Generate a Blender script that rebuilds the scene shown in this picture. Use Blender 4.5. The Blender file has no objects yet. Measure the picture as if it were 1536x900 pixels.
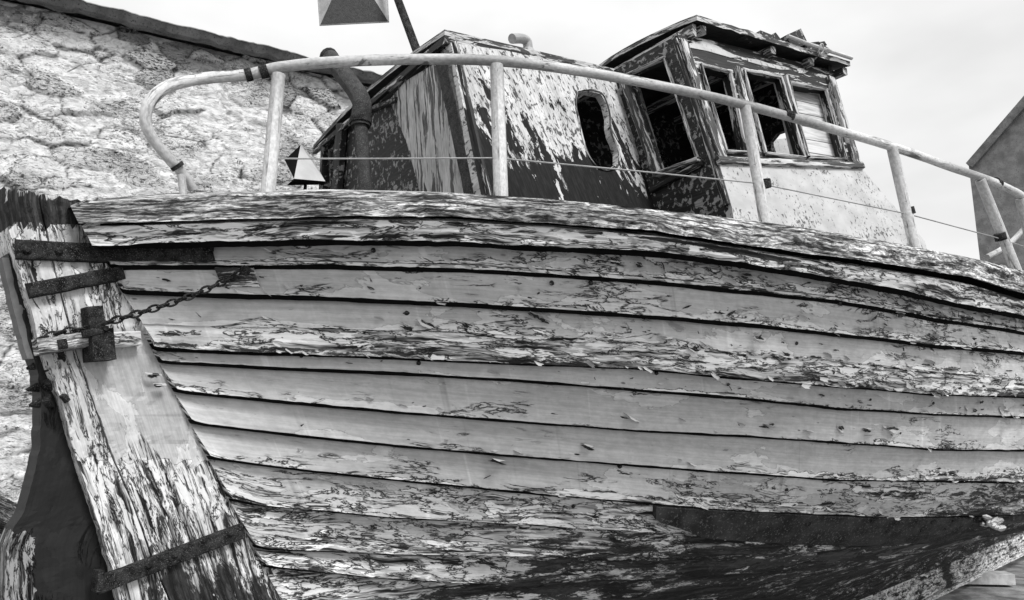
import bpy, math, random
import numpy as np
from mathutils import Vector, noise as mn
from mathutils.geometry import tessellate_polygon
random.seed(7); R = random.Random(11)
C = bpy.context.scene.collection
# ------------------------------------------------------------------ camera, sky, sun, exposure
EYE = 1.65; PITCH = math.radians(11.0); FPX = 1150.0
sc = bpy.context.scene
cam = bpy.data.objects.new('camera', bpy.data.cameras.new('camera')); C.objects.link(cam)
cam.location = (0, 0, EYE); cam.rotation_euler = (math.pi/2 + PITCH, 0, 0)
cam.data.sensor_width = 36; cam.data.lens = FPX/1536*36; cam.data.clip_end = 2000; cam.data.clip_start = .05
sc.camera = cam
SUN_EL, SUN_AZ = math.radians(50), math.radians(140)      # azimuth from +y, clockwise: behind the camera, to the right
w = bpy.data.worlds.new("World"); sc.world = w; w.use_nodes = True
wn = w.node_tree; wn.nodes.clear()
sky = wn.nodes.new('ShaderNodeTexSky'); sky.sky_type = 'NISHITA'; sky.sun_disc = False
sky.sun_elevation = SUN_EL; sky.sun_rotation = SUN_AZ; sky.dust_density = 3
bw = wn.nodes.new('ShaderNodeRGBToBW'); wn.links.new(sky.outputs[0], bw.inputs[0])
tc = wn.nodes.new('ShaderNodeTexCoord'); mp = wn.nodes.new('ShaderNodeMapping'); mp.inputs['Scale'].default_value = (1.3, 1.3, 3.2)
wn.links.new(tc.outputs['Generated'], mp.inputs[0])
cn = wn.nodes.new('ShaderNodeTexNoise'); cn.inputs['Scale'].default_value = 1.6; cn.inputs['Detail'].default_value = 5
wn.links.new(mp.outputs[0], cn.inputs[0])
cr = wn.nodes.new('ShaderNodeMapRange'); cr.inputs[1].default_value = .35; cr.inputs[2].default_value = .7
cr.inputs[3].default_value = 3.35; cr.inputs[4].default_value = 4.7; wn.links.new(cn.outputs[0], cr.inputs[0])
mx = wn.nodes.new('ShaderNodeMix'); mx.data_type = 'FLOAT'; mx.inputs[0].default_value = .88
wn.links.new(bw.outputs[0], mx.inputs[2]); wn.links.new(cr.outputs[0], mx.inputs[3])
bg = wn.nodes.new('ShaderNodeBackground'); bg.inputs[1].default_value = .10
wn.links.new(mx.outputs[0], bg.inputs[0]); wo = wn.nodes.new('ShaderNodeOutputWorld'); wn.links.new(bg.outputs[0], wo.inputs[0])
sl = bpy.data.lights.new('sun', 'SUN'); sl.energy = 1.4; sl.angle = math.radians(20); sl.color = (1, 1, 1)
so = bpy.data.objects.new('sun', sl); C.objects.link(so)
sd = Vector((math.sin(SUN_AZ)*math.cos(SUN_EL), math.cos(SUN_AZ)*math.cos(SUN_EL), math.sin(SUN_EL)))
so.rotation_euler = sd.to_track_quat('Z', 'Y').to_euler()
sc.view_settings.view_transform = 'Standard'; sc.view_settings.look = 'None'; sc.view_settings.exposure = 1.35
sc.view_settings.gamma = 1; sc.view_settings.use_curve_mapping = False

# ------------------------------------------------------------------ projection helpers (survey of the photograph)
CPI, SPI = math.cos(PITCH), math.sin(PITCH)
def ray(x, y):
    r = (x-768)/FPX; u = (450-y)/FPX
    return np.array([r, CPI-u*SPI, SPI+u*CPI])
CAM = np.array([0, 0, EYE])
AX = np.array([.681, .732, 0]); AX /= np.linalg.norm(AX); NV = np.array([AX[1], -AX[0], 0]); UP = np.array([0, 0, 1.])
NB = 2.655; S0 = 2.08
def W3(s, b, z): return AX*(s+S0) + NV*(b-NB) + UP*z
BZX = [0, .40, .55, .7, .85, 1.0, 1.12, 1.22, 1.5, 2.0, 2.45, 9]; BZY = [.09, .09, .20, .42, .74, 1.16, 1.50, 1.68, 1.87, 2.0, 2.08, 2.08]
def spost(z): return -1.43*(z-.1)/2.31
def hb(s, z):
    z = np.asarray(z, float); s = np.asarray(s, float)
    Bm = np.interp(z, BZX, BZY); zz = np.clip((z-.4)/2.05, 0, 1)
    L = 4.6+1.2*(1-zz); h = 1+1.1*(1-zz)**1.5
    x = np.clip((s-spost(z)-.12)/L, 0, 1)
    b = .09+(Bm-.09)*(1-(1-x)**2)**h
    s0 = 5.0-1.6*(1-zz)
    q = np.clip((s-s0)/(12.8-s0), 0, 1)
    return .09+(b-.09)*np.maximum(1-q**2, 0)**(.5+1.6*(1-zz)**1.5)
TT = np.linspace(1.3, 15, 5000)
def hit(x, y, off=0.):
    d = ray(x, y); P = d[None, :]*TT[:, None]
    b = P@NV+NB; s = P@AX-S0; z = EYE+P[:, 2]
    f = b-hb(s, z)-off; i = int(np.argmax(f < 0))
    return s[i], b[i], z[i]
def uline(pts, off=0., end=None):
    """pixel polyline -> z as a function of u (distance forward of the sternpost)"""
    a = []
    for p in pts:
        s, b, z = hit(p[0], p[1], off); a.append((s-float(spost(z))-.12, z))
    if end: a += end
    a.sort()
    if a[0][0] < .15 and a[1][0] > .2: a[0] = (a[0][0], .3*a[0][1]+.7*(a[1][1]-(a[2][1]-a[1][1])/(a[2][0]-a[1][0])*(a[1][0]-a[0][0])))
    xs = [q[0] for q in a]; zs = [q[1] for q in a]
    m = (zs[1]-zs[0])/max(xs[1]-xs[0], .05); xs = [xs[0]-1]+xs; zs = [zs[0]-m*.3]+zs
    return lambda u: np.interp(u, xs, zs)
class Plane:
    def __init__(s, O, U, V):
        s.O = np.array(O, float); s.U = np.array(U, float); s.U /= np.linalg.norm(s.U)
        V = np.array(V, float); V = V-s.U*(V@s.U); s.V = V/np.linalg.norm(V); s.W = np.cross(s.U, s.V)
        if s.W@(CAM-s.O) < 0: s.W = -s.W
    def px(s, x, y, w=0.):
        d = ray(x, y); O = s.O+s.W*w-CAM; P = CAM+d*((O@s.W)/(d@s.W)); return s.to2(P)
    def to2(s, P): return np.array([(P-s.O)@s.U, (P-s.O)@s.V])
    def p(s, q, w=0.): return s.O+s.U*q[0]+s.V*q[1]+s.W*w

# ------------------------------------------------------------------ mesh building
ROOT = None
class MB:
    def __init__(s): s.v = []; s.f = []; s.uv = []; s.a = []; s.t = []; s.sm = []
    def vert(s, P, uv=(0, 0), wear=.5, tar=0.):
        s.v.append(tuple(float(c) for c in P)); s.uv.append(uv); s.a.append(wear); s.t.append(tar); return len(s.v)-1
    def face(s, ids, smooth=False): s.f.append(tuple(ids)); s.sm.append(smooth)
    def grid(s, P, UV=None, wear=None, tar=None, smooth=False, flip=False):
        n, m = len(P), len(P[0]); b = len(s.v)
        for i in range(n):
            for j in range(m):
                s.vert(P[i][j], UV[i][j] if UV is not None else (i*.1, j*.1), wear[i][j] if wear is not None else .5, tar[i][j] if tar is not None else 0)
        for i in range(n-1):
            for j in range(m-1):
                q = (b+i*m+j, b+i*m+j+1, b+(i+1)*m+j+1, b+(i+1)*m+j)
                s.face(q[::-1] if flip else q, smooth)
    def box(s, o, x, y, z, bev=0., wear=.5, tar=0., seed=0):
        """box from corner o along edge vectors; the longest edge carries the u coordinate"""
        o, x, y, z = (np.array(q, float) for q in (o, x, y, z))
        if np.cross(x, y)@z < 0: x, y = y, x
        L = [np.linalg.norm(q) for q in (x, y, z)]; ax = int(np.argmax(L))
        c = [o, o+x, o+x+y, o+y, o+z, o+x+z, o+x+y+z, o+y+z]
        co = [(0,0,0),(1,0,0),(1,1,0),(0,1,0),(0,0,1),(1,0,1),(1,1,1),(0,1,1)]
        for k, fc in enumerate(((3,2,1,0),(4,5,6,7),(0,1,5,4),(2,3,7,6),(1,2,6,5),(3,0,4,7))):
            ids = []
            for i in fc:
                q = co[i]; u = q[ax]*L[ax]; rest = [q[j]*L[j] for j in range(3) if j != ax]
                ids.append(s.vert(c[i], (u+seed*1.37, rest[0]+rest[1]*1.0+k*.13+seed*.71), wear, tar))
            s.face(ids)
    def tube(s, pts, r, n=10, caps=True, u0=0., sq=1.):
        pts = [np.array(p, float) for p in pts]; rs = r if hasattr(r, '__len__') else [r]*len(pts)
        T = [pts[min(i+1, len(pts)-1)]-pts[max(i-1, 0)] for i in range(len(pts))]; T = [t/np.linalg.norm(t) for t in T]
        nrm = np.cross(T[0], UP); 
        if np.linalg.norm(nrm) < .1: nrm = np.cross(T[0], np.array([1., 0, 0]))
        rows = []; u = u0; UVs = []
        for i, p in enumerate(pts):
            nrm = nrm-T[i]*(nrm@T[i]); nrm /= np.linalg.norm(nrm); bi = np.cross(T[i], nrm)
            if i: u += np.linalg.norm(p-pts[i-1])
            rows.append([p+rs[i]*(math.cos(k/n*2*math.pi)*nrm+sq*math.sin(k/n*2*math.pi)*bi) for k in range(n+1)])
            UVs.append([(u, k/n*2*math.pi*rs[i]) for k in range(n+1)])
        s.grid(rows, UVs, smooth=True)
        if caps:
            for e, row in ((0, rows[0]), (1, rows[-1])):
                ids = [s.vert(q, (e*.3, k*.01)) for k, q in enumerate(row[:-1])]
                s.face(ids if e == 0 else ids[::-1])
    def slab(s, pl, outer, holes=(), thick=.03, w0=0., nz=0., wear=.5):
        """flat board with openings in plane pl: 2D outlines, front at w0, back at w0-thick"""
        def fix(l): return [Vector((float(q[0]), float(q[1]), 0)) for q in l]
        loops = [fix(outer)]+[fix(h) for h in holes]; tri = tessellate_polygon(loops)
        flat = [q for l in loops for q in l]
        for w, back in ((w0, 0), (w0-thick, 1)):
            b = len(s.v)
            for q in flat: s.vert(pl.p((q.x, q.y), w), (q.x, q.y+back*3), wear)
            for t in tri:
                a, b2, c2 = (np.array(s.v[b+i]) for i in t); nn = np.cross(b2-a, c2-a)@pl.W
                s.face([b+i for i in (t if (nn > 0) != bool(back) else t[::-1])])
        for l in loops:
            acc = 0
            for i in range(len(l)):
                a, c = l[i], l[(i+1) % len(l)]; e = (c-a).length
                ids = [s.vert(pl.p((a.x, a.y), w0), (acc, 5), wear), s.vert(pl.p((c.x, c.y), w0), (acc+e, 5), wear),
                       s.vert(pl.p((c.x, c.y), w0-thick), (acc+e, 5+thick), wear), s.vert(pl.p((a.x, a.y), w0-thick), (acc, 5+thick), wear)]
                acc += e; s.face(ids)
    def build(s, name, mat, parent=None, loc=None, bevel=0.):
        base = np.array(loc) if loc is not None else (ROOTLOC if parent is not None else np.zeros(3))
        if parent is not None and 'base' in PB.get(parent.name, {}): base = PB[parent.name]['base']
        me = bpy.data.meshes.new(name); V = np.array(s.v)-base
        me.from_pydata([tuple(q) for q in V], [], s.f)
        uvl = me.uv_layers.new(name='UVMap'); li = np.empty(len(me.loops), dtype=np.int32); me.loops.foreach_get('vertex_index', li)
        uvl.data.foreach_set('uv', np.array(s.uv, dtype=np.float32)[li].ravel())
        for nm, arr in (('wear', s.a), ('tar', s.t)):
            at = me.attributes.new(nm, 'FLOAT', 'POINT'); at.data.foreach_set('value', np.array(arr, dtype=np.float32))
        me.polygons.foreach_set('use_smooth', s.sm); me.materials.append(mat); me.update()
        o = bpy.data.objects.new(name, me); C.objects.link(o)
        if parent is not None: o.parent = parent
        else: o.location = base
        PB[o.name] = {'base': base}
        if bevel:
            wm = o.modifiers.new('weld', 'WELD'); wm.merge_threshold = .0002
            bm_ = o.modifiers.new('bevel', 'BEVEL'); bm_.width = bevel; bm_.segments = 2; bm_.limit_method = 'ANGLE'; bm_.angle_limit = .6
        return o
PB = {}; ROOTLOC = np.zeros(3)
def tag(o, label=None, cat=None, group=None, kind=None):
    for k, v in (('label', label), ('category', cat), ('group', group), ('kind', kind)):
        if v: o[k] = v
    return o
def catmull(P, n=8):
    P = [np.array(p, float) for p in P]; P = [2*P[0]-P[1]]+P+[2*P[-1]-P[-2]]; out = []
    for i in range(1, len(P)-2):
        for k in range(n):
            t = k/n; a, b, c, d = P[i-1:i+3]
            out.append(.5*((2*b)+(-a+c)*t+(2*a-5*b+4*c-d)*t*t+(-a+3*b-3*c+d)*t**3))
    return out+[P[-2]]
def nz(x, y=0., z=0., o=3): return mn.fractal(Vector((x, y, z)), 1.0, 2.0, o)

# ------------------------------------------------------------------ materials (all grey: the photograph is monochrome)
class N:
    def __init__(s, name, rough=.75, spec=.3):
        s.m = bpy.data.materials.new(name); s.m.use_nodes = True; s.t = s.m.node_tree; s.t.nodes.clear()
        s.o = s.t.nodes.new('ShaderNodeOutputMaterial'); s.b = s.t.nodes.new('ShaderNodeBsdfPrincipled')
        s.t.links.new(s.b.outputs[0], s.o.inputs[0]); s.b.inputs['Roughness'].default_value = rough
        s.b.inputs['Specular IOR Level'].default_value = spec
        s.uvn = s.t.nodes.new('ShaderNodeUVMap').outputs[0]; s.ob = s.t.nodes.new('ShaderNodeTexCoord').outputs['Object']
    def put(s, sock, v):
        if isinstance(v, (int, float)): sock.default_value = v
        else: s.t.links.new(v, sock)
    def mt(s, op, a, b=0., c=None, clamp=False):
        n = s.t.nodes.new('ShaderNodeMath'); n.operation = op; n.use_clamp = clamp; s.put(n.inputs[0], a); s.put(n.inputs[1], b)
        if c is not None: s.put(n.inputs[2], c)
        return n.outputs[0]
    def sc(s, vec, k, add=(0, 0, 0)):
        n = s.t.nodes.new('ShaderNodeVectorMath'); n.operation = 'MULTIPLY_ADD'; s.t.links.new(vec, n.inputs[0])
        n.inputs[1].default_value = k; n.inputs[2].default_value = add; return n.outputs[0]
    def noise(s, k, det=4, rough=.55, dist=0., vec=None, add=(0, 0, 0)):
        n = s.t.nodes.new('ShaderNodeTexNoise'); n.inputs['Scale'].default_value = 1; n.inputs['Detail'].default_value = det
        n.inputs['Roughness'].default_value = rough; n.inputs['Distortion'].default_value = dist
        s.t.links.new(s.sc(vec or s.uvn, k, add), n.inputs[0]); return n.outputs[0]
    def voro(s, k, feat='DISTANCE_TO_EDGE', vec=None, out=0, rnd=1.):
        n = s.t.nodes.new('ShaderNodeTexVoronoi'); n.feature = feat; n.inputs['Scale'].default_value = 1; n.inputs['Randomness'].default_value = rnd
        s.t.links.new(s.sc(vec or s.uvn, k), n.inputs[0]); return n.outputs[out]
    def warp(s, amt, k, vec=None):
        n = s.t.nodes.new('ShaderNodeTexNoise'); n.inputs['Scale'].default_value = k; n.inputs['Detail'].default_value = 3
        v = vec or s.uvn; s.t.links.new(v, n.inputs[0])
        m = s.t.nodes.new('ShaderNodeVectorMath'); m.operation = 'MULTIPLY_ADD'; s.t.links.new(n.outputs['Color'], m.inputs[0])
        m.inputs[1].default_value = (amt, amt, amt); s.t.links.new(v, m.inputs[2]); return m.outputs[0]
    def ss(s, x, a, b, lo=0., hi=1.):
        n = s.t.nodes.new('ShaderNodeMapRange'); n.interpolation_type = 'SMOOTHSTEP'; s.put(n.inputs[0], x)
        for i, q in ((1, a), (2, b), (3, lo), (4, hi)): s.put(n.inputs[i], q)
        return n.outputs[0]
    def lr(s, f, a, b):
        n = s.t.nodes.new('ShaderNodeMix'); n.data_type = 'FLOAT'; s.put(n.inputs[0], f); s.put(n.inputs[2], a); s.put(n.inputs[3], b); return n.outputs[0]
    def attr(s, nm):
        n = s.t.nodes.new('ShaderNodeAttribute'); n.attribute_name = nm; return n.outputs['Fac']
    def xyz(s, vec=None):
        n = s.t.nodes.new('ShaderNodeSeparateXYZ'); s.t.links.new(vec or s.uvn, n.inputs[0]); return n.outputs
    def done(s, col, h=None, dist=.003, strength=1., rough=None):
        g = s.t.nodes.new('ShaderNodeCombineColor'); s.t.links.new(col, g.inputs[0]); s.t.links.new(col, g.inputs[1]); s.t.links.new(col, g.inputs[2])
        s.t.links.new(g.outputs[0], s.b.inputs['Base Color'])
        if h is not None:
            b = s.t.nodes.new('ShaderNodeBump'); b.inputs['Distance'].default_value = dist; b.inputs['Strength'].default_value = strength
            s.t.links.new(h, b.inputs['Height']); s.t.links.new(b.outputs[0], s.b.inputs['Normal'])
        if rough is not None: s.put(s.b.inputs['Roughness'], rough)
        return s.m
def wood_cols(n, gk=(1.4, 75, 1), lo=.07, hi=.62, vec=None):
    wv = n.warp(.05, 3.0, vec)
    g = n.noise(gk, 6, .62, .25, vec=wv); g2 = n.noise((gk[0]*3, gk[1]*2.6, 1), 3, .6, 0, vec=wv)
    gg = n.mt('ADD', n.mt('MULTIPLY', g, .7), n.mt('MULTIPLY', g2, .3))
    return n.ss(gg, .41, .58, lo, hi), gg
def painted(name, paint=.36, primer=.62, chipk=(2.6, 10, 1), tarcol=.009, lo=.06, hi=.6, gk=(1.4, 75, 1), curl=.012, spec=.35, streak=True, bias=0.):
    """peeling paint over weathered wood: attribute wear = how much has gone, tar = how much is tarred or rotted dark"""
    n = N(name, .6, spec); wear = n.attr('wear'); tar = n.attr('tar')
    wc, gg = wood_cols(n, gk, lo, hi)
    wv = n.warp(.035, 11)
    ch = n.noise(chipk, 8, .6, .4, vec=wv); ch2 = n.noise((chipk[0]*5, chipk[1]*3.5, 1), 5, .6, .2, vec=wv, add=(7, 3, 0))
    e = n.mt('ADD', n.mt('ADD', n.mt('MULTIPLY', ch, .72), n.mt('MULTIPLY', ch2, .28)), n.mt('MULTIPLY', wear, .5))
    e = n.mt('SUBTRACT', e, .80-bias)
    e = n.mt('ADD', e, n.mt('MULTIPLY', n.mt('SUBTRACT', gg, .5), .12))
    ex = n.ss(e, 0, .006); edge = n.ss(n.mt('ABSOLUTE', e), .003, .016)
    # second coat: pale patches where only the top coat has gone
    pm = n.noise((chipk[0]*.9, chipk[1]*.7, 1), 6, .55, .3, vec=wv, add=(3, 9, 0))
    pe = n.mt('ADD', pm, n.mt('MULTIPLY', wear, .30)); pale = n.ss(pe, .61, .62); ped = n.ss(n.mt('ABSOLUTE', n.mt('SUBTRACT', pe, .615)), .001, .006)
    lowf = n.noise((.7, 2.2, 1), 4, .5, add=(1, 5, 0)); stain = n.noise((3.5, 1.5, 1), 5, .6, add=(5, 0, 0))
    pc = n.mt('MULTIPLY', n.ss(lowf, .3, .7, paint*.88, paint*1.12), n.ss(stain, .35, .65, .93, 1.06))
    mott = n.noise((24, 40, 1), 5, .7, .3, add=(3, 1, 0)); pc = n.mt('MULTIPLY', pc, n.ss(mott, .35, .65, .90, 1.08))
    dirt = n.ss(n.noise((9, 30, 1), 6, .7, .6, add=(5, 5, 0)), .62, .68); pc = n.mt('MULTIPLY', pc, n.lr(dirt, 1, .62))
    br = n.noise((2.5, 120, 1), 4, .65, .2, add=(7, 7, 0)); pc = n.mt('MULTIPLY', pc, n.ss(br, .4, .6, .90, 1.05))
    if streak:
        st = n.noise((26, .5, 1), 3, .6, add=(9, 2, 0)); pc = n.mt('MULTIPLY', pc, n.ss(st, .58, .74, 1, 1.22))
        sd2 = n.noise((17, .7, 1), 3, .6, add=(2, 8, 0)); pc = n.mt('MULTIPLY', pc, n.ss(sd2, .62, .76, 1, .72))
    pc = n.lr(pale, pc, n.mt('MULTIPLY', pc, 1.28)); pc = n.mt('MULTIPLY', pc, n.lr(ped, .62, 1))
    # hairline cracks along the grain
    cn_ = n.noise((5, 26, 1), 5, .68, .7, add=(4, 4, 0)); cl = n.ss(n.mt('ABSOLUTE', n.mt('SUBTRACT', cn_, .5)), .004, .030)
    cm = n.ss(n.mt('ADD', n.noise((2.5, 7, 1), 3), n.mt('MULTIPLY', wear, .35)), .635, .685)
    cr_ = n.mt('SUBTRACT', 1, n.mt('MULTIPLY', cm, n.mt('SUBTRACT', 1, cl)))
    pm2 = n.noise((7, 26, 1), 6, .62, .3, vec=wv, add=(1, 1, 0)); prim = n.ss(n.mt('SUBTRACT', n.mt('SUBTRACT', pm2, n.mt('MULTIPLY', tar, .22)), n.mt('MULTIPLY', n.mt('SUBTRACT', .5, gg), .25)), .46, .50)
    under = n.lr(prim, wc, n.ss(gg, .35, .6, primer*.78, primer))
    col = n.lr(ex, pc, under); col = n.mt('MULTIPLY', col, n.lr(edge, .07, 1)); col = n.mt('MULTIPLY', col, n.lr(cr_, .05, 1))
    # pits and old fastenings
    pit = n.voro((9, 22, 1), 'F1'); pitm = n.ss(pit, .05, .10); pk = n.ss(n.noise((3, 5, 1), 2), .52, .58)
    col = n.mt('MULTIPLY', col, n.lr(n.mt('MULTIPLY', n.mt('SUBTRACT', 1, pitm), pk), 1, .3))
    tn = n.noise((2.6, 17, 1), 8, .72, .5, vec=wv, add=(6, 1, 0)); tf = n.noise((gk[0]*9, gk[1]*1.6, 1), 5, .7, .3, add=(2, 6, 0)); tn2 = n.mt('ADD', n.mt('ADD', n.mt('MULTIPLY', tn, .58), n.mt('MULTIPLY', gg, .24)), n.mt('MULTIPLY', tf, .18))
    te = n.ss(n.mt('ADD', tn2, n.mt('MULTIPLY', tar, .62)), .765, .80)
    col = n.lr(te, col, n.mt('MULTIPLY', n.ss(gg, .42, .62, tarcol*.6, tarcol*4.5), n.ss(tf, .4, .62, .7, 1.6)))
    h = n.mt('ADD', n.mt('MULTIPLY', n.mt('SUBTRACT', 1, ex), .5), n.mt('MULTIPLY', gg, n.lr(ex, .12, 1.1)))
    h = n.mt('ADD', h, n.mt('MULTIPLY', cr_, .5)); h = n.mt('ADD', h, n.mt('MULTIPLY', pitm, .2))
    return n.done(col, h, .004, .9, rough=n.lr(ex, .52, .9))
M = {}
M['hull'] = painted('hull_paint', .48, .84, lo=.012, gk=(2.2, 48, 1), bias=.018)
M['wale'] = painted('wale_paint', .46, .80, chipk=(4, 20, 1), lo=.008, hi=.66, gk=(3, 50, 1), bias=.06)
M['post'] = painted('post_paint', .44, .72, chipk=(6, 15, 1), lo=.012, hi=.6, gk=(2.2, 46, 1), bias=-.012)
M['rudder'] = painted('rudder_paint', .012, .30, chipk=(9, 14, 1), lo=.006, hi=.22, tarcol=.008, bias=-.03, spec=.2)
def m_cap():
    n = N('weathered_oak', .9, .15); wear = n.attr('wear'); wc, gg = wood_cols(n, (6, 100, 1), .07, .78)
    sp = n.noise((30, 160, 1), 4, .7, .6); p = n.noise((3.5, 14, 1), 5, .6, .3)
    c = n.mt('MULTIPLY', wc, n.ss(sp, .44, .56, .35, 1.15)); c = n.mt('MULTIPLY', c, n.ss(p, .35, .62, .50, 1.15))
    k = n.ss(n.noise((2.2, 9, 1), 6, .65, .6, add=(3, 2, 0)), .60, .68); c = n.mt('MULTIPLY', c, n.lr(k, 1, .22))
    c = n.mt('MULTIPLY', c, n.lr(wear, 1.35, .5)); ck = n.noise((3.5, 44, 1), 5, .7, .6, add=(1, 7, 0)); c = n.mt('MULTIPLY', c, n.ss(n.mt('ABSOLUTE', n.mt('SUBTRACT', ck, .5)), .004, .03, .3, 1))
    return n.done(c, n.mt('ADD', gg, n.mt('MULTIPLY', sp, .5)), .005, .9)
M['cap'] = m_cap()
def m_plain(name, base, var=.25, k=8, rough=.7, spec=.3, speck=0., bump=.002):
    n = N(name, rough, spec); a = n.noise((k, k, k), 6, .6, vec=n.ob); c = n.ss(a, .3, .7, base*(1-var), base*(1+var))
    b = n.noise((k*9, k*9, k*9), 4, .7, vec=n.ob)
    if speck: c = n.lr(n.ss(b, .56, .64), c, speck)
    return n.done(c, n.mt('ADD', a, n.mt('MULTIPLY', b, .4)), bump, .8)
M['iron'] = m_plain('rusted_iron', .022, .8, 34, .9, .12, .15, .014)
M['black'] = m_plain('shadow_black', .006, .3, 10, .95, .05)  # near-black standing in for shade in laps and openings
M['stock'] = m_plain('dull_grey_paint', .13, .25, 6, .6, .3); M['shadeface'] = m_plain('painted_shade_sheet', .035, .3, 60, .5, .3, .09)  # second one: lamp sheet darkened so that its shade is painted in
M['bilge'] = m_plain('worn_black_board', .030, .6, 9, .8, .15, .11, .006); M['sheet'] = m_plain('pale_sheet_metal', .36, .12, 10, .5, .4, 0, .0005)
M['galv'] = m_plain('galvanised_sheet', .30, .2, 14, .45, .5, .42, .0008)
M['concrete'] = m_plain('rough_concrete', .17, .35, 6, .95, .1, .06, .01)
M['deck'] = m_plain('deck_boards', .12, .3, 5)
M['pipeblack'] = m_plain('sooty_iron_pipe', .032, .5, 30, .8, .3, .15, .005)
M['block'] = m_plain('sawn_timber', .5, .3, 9)
def m_tube():
    n = N('weathered_white_tube', .55, .35); a = n.noise((5, 45, 1), 6, .65, .4); b = n.noise((1.6, 6, 1), 4, .6, add=(3, 3, 0)); f = n.noise((60, 90, 1), 3, .6); rs = n.ss(n.noise((9, 20, 1), 6, .7, .5, add=(2, 9, 0)), .60, .66)
    c = n.ss(b, .3, .7, .26, .66); c = n.mt('MULTIPLY', c, n.ss(n.mt('ADD', n.mt('MULTIPLY', a, .7), n.mt('MULTIPLY', b, .3)), .55, .63, 1, .25)); c = n.mt('MULTIPLY', c, n.mt('MULTIPLY', n.ss(f, .35, .65, .8, 1.08), n.lr(rs, 1, .30)))
    return n.done(c, n.mt('SUBTRACT', a, rs), .002, .8)
M['tube'] = m_tube()
def m_peel(name, v0, kx=0., light=.66, dark=.010, kk=(16, 5, 1), grad=1.6, amp=1., bk=(55, 22, 1), hk=.555):
    """white coat hanging in ragged tongues over a dark coat; v up"""
    n = N(name, .6, .12); x = n.xyz(); wv = n.warp(.04, 9)
    a = n.noise(kk, 6, .6, .4, vec=wv); b = n.noise(bk, 5, .65, .5, vec=wv); d = n.noise((3, 2, 1), 2, add=(2, 7, 0))
    h = n.mt('ADD', x[1], n.mt('MULTIPLY', x[0], kx)); h = n.mt('MULTIPLY', n.mt('SUBTRACT', h, v0), grad)
    e = n.mt('ADD', n.mt('ADD', h, n.mt('MULTIPLY', n.mt('SUBTRACT', a, .5), 1.5*amp)), n.mt('MULTIPLY', n.mt('SUBTRACT', d, .5), .8*amp))
    e2 = n.mt('ADD', e, n.mt('MULTIPLY', n.mt('SUBTRACT', b, .5), .35)); m = n.ss(e2, 0, .03)
    holes = n.ss(n.mt('ADD', n.mt('MULTIPLY', b, .75), n.mt('MULTIPLY', a, .25)), hk, hk+.02); m2 = n.mt('MULTIPLY', m, n.mt('SUBTRACT', 1, n.mt('MULTIPLY', holes, .85)))
    isl = n.ss(n.noise((11, 5, 1), 5, .6, .3, vec=wv, add=(9, 9, 0)), .605, .615); m2 = n.mt('MAXIMUM', m2, isl)
    tone = n.ss(n.noise((6, 3, 1), 5, .6), .3, .7, light*.75, light*1.15); fg = n.noise((90, 14, 1), 4, .65)
    c = n.lr(m2, n.ss(fg, .4, .7, dark, dark*2.4), n.mt('MULTIPLY', tone, n.ss(fg, .35, .6, .72, 1.05)))
    return n.done(c, m2, .003, .8, rough=n.lr(m2, .75, .8))
M['peel'] = m_peel('white_paint_over_dark', .32, .10, .54, .010, (15, 5, 1), 1.15, 1.25, (50, 26, 1), .543)
M['peelaft'] = m_peel('streaked_paint_over_dark', -.25, .0, .52, .03, (14, 1.6, 1), .4, .9, (34, 2.6, 1), .525)
def m_chip(name, dark=.009, light=.6, thr=.60, k=(5, 40, 1)):
    n = N(name, .6, .3); wv = n.warp(.03, 12); a = n.noise(k, 7, .66, .5, vec=wv); b = n.noise((3, 9, 1), 3, add=(5, 5, 0))
    m = n.ss(n.mt('ADD', n.mt('MULTIPLY', a, .7), n.mt('MULTIPLY', b, .3)), thr-.06, thr-.045); g = n.noise((6, 110, 1), 4, .6)
    c = n.lr(m, n.ss(g, .4, .7, dark, dark*3), n.ss(g, .35, .65, light*.55, light)); return n.done(c, n.mt('ADD', m, g), .002, .8)
M['scar'] = m_chip('bare_dark_wood', .010, .22, .60, (12, 60, 1)); M['chip'] = m_chip('dark_frame_wood'); M['bead'] = m_chip('pale_window_bead', .02, .56, .545, (5, 30, 1)); M['chipw'] = m_chip('worn_frame_wood', .03, .6, .555)
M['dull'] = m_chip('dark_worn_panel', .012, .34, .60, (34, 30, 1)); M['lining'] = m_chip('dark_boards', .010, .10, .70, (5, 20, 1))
def m_wh():
    n = N('white_plywood', .7, .3); a = n.noise((60, 35, 1), 5, .7, .3); b = n.noise((3, 5, 1), 4, .6); g = n.noise((7, 9, 1), 5)
    c = n.ss(g, .3, .7, .38, .50); m = n.ss(n.mt('ADD', n.mt('MULTIPLY', a, .7), n.mt('MULTIPLY', b, .3)), .565, .59)
    return n.done(n.lr(m, c, .10), n.mt('SUBTRACT', 1, m), .002, .7)
M['wh'] = m_wh()
def m_boards():
    n = N('pale_boarding', .85, .15); wc, gg = wood_cols(n, (2.5, 30, 1), .34, .58); x = n.xyz()
    fr = n.mt('FRACT', n.mt('MULTIPLY', x[1], 11.5)); j = n.ss(n.mt('ABSOLUTE', n.mt('SUBTRACT', fr, .5)), .47, .485)
    return n.done(n.mt('MULTIPLY', wc, n.lr(j, 1, .10)), n.mt('SUBTRACT', gg, j), .004, .9)
M['boards'] = m_boards()
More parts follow.
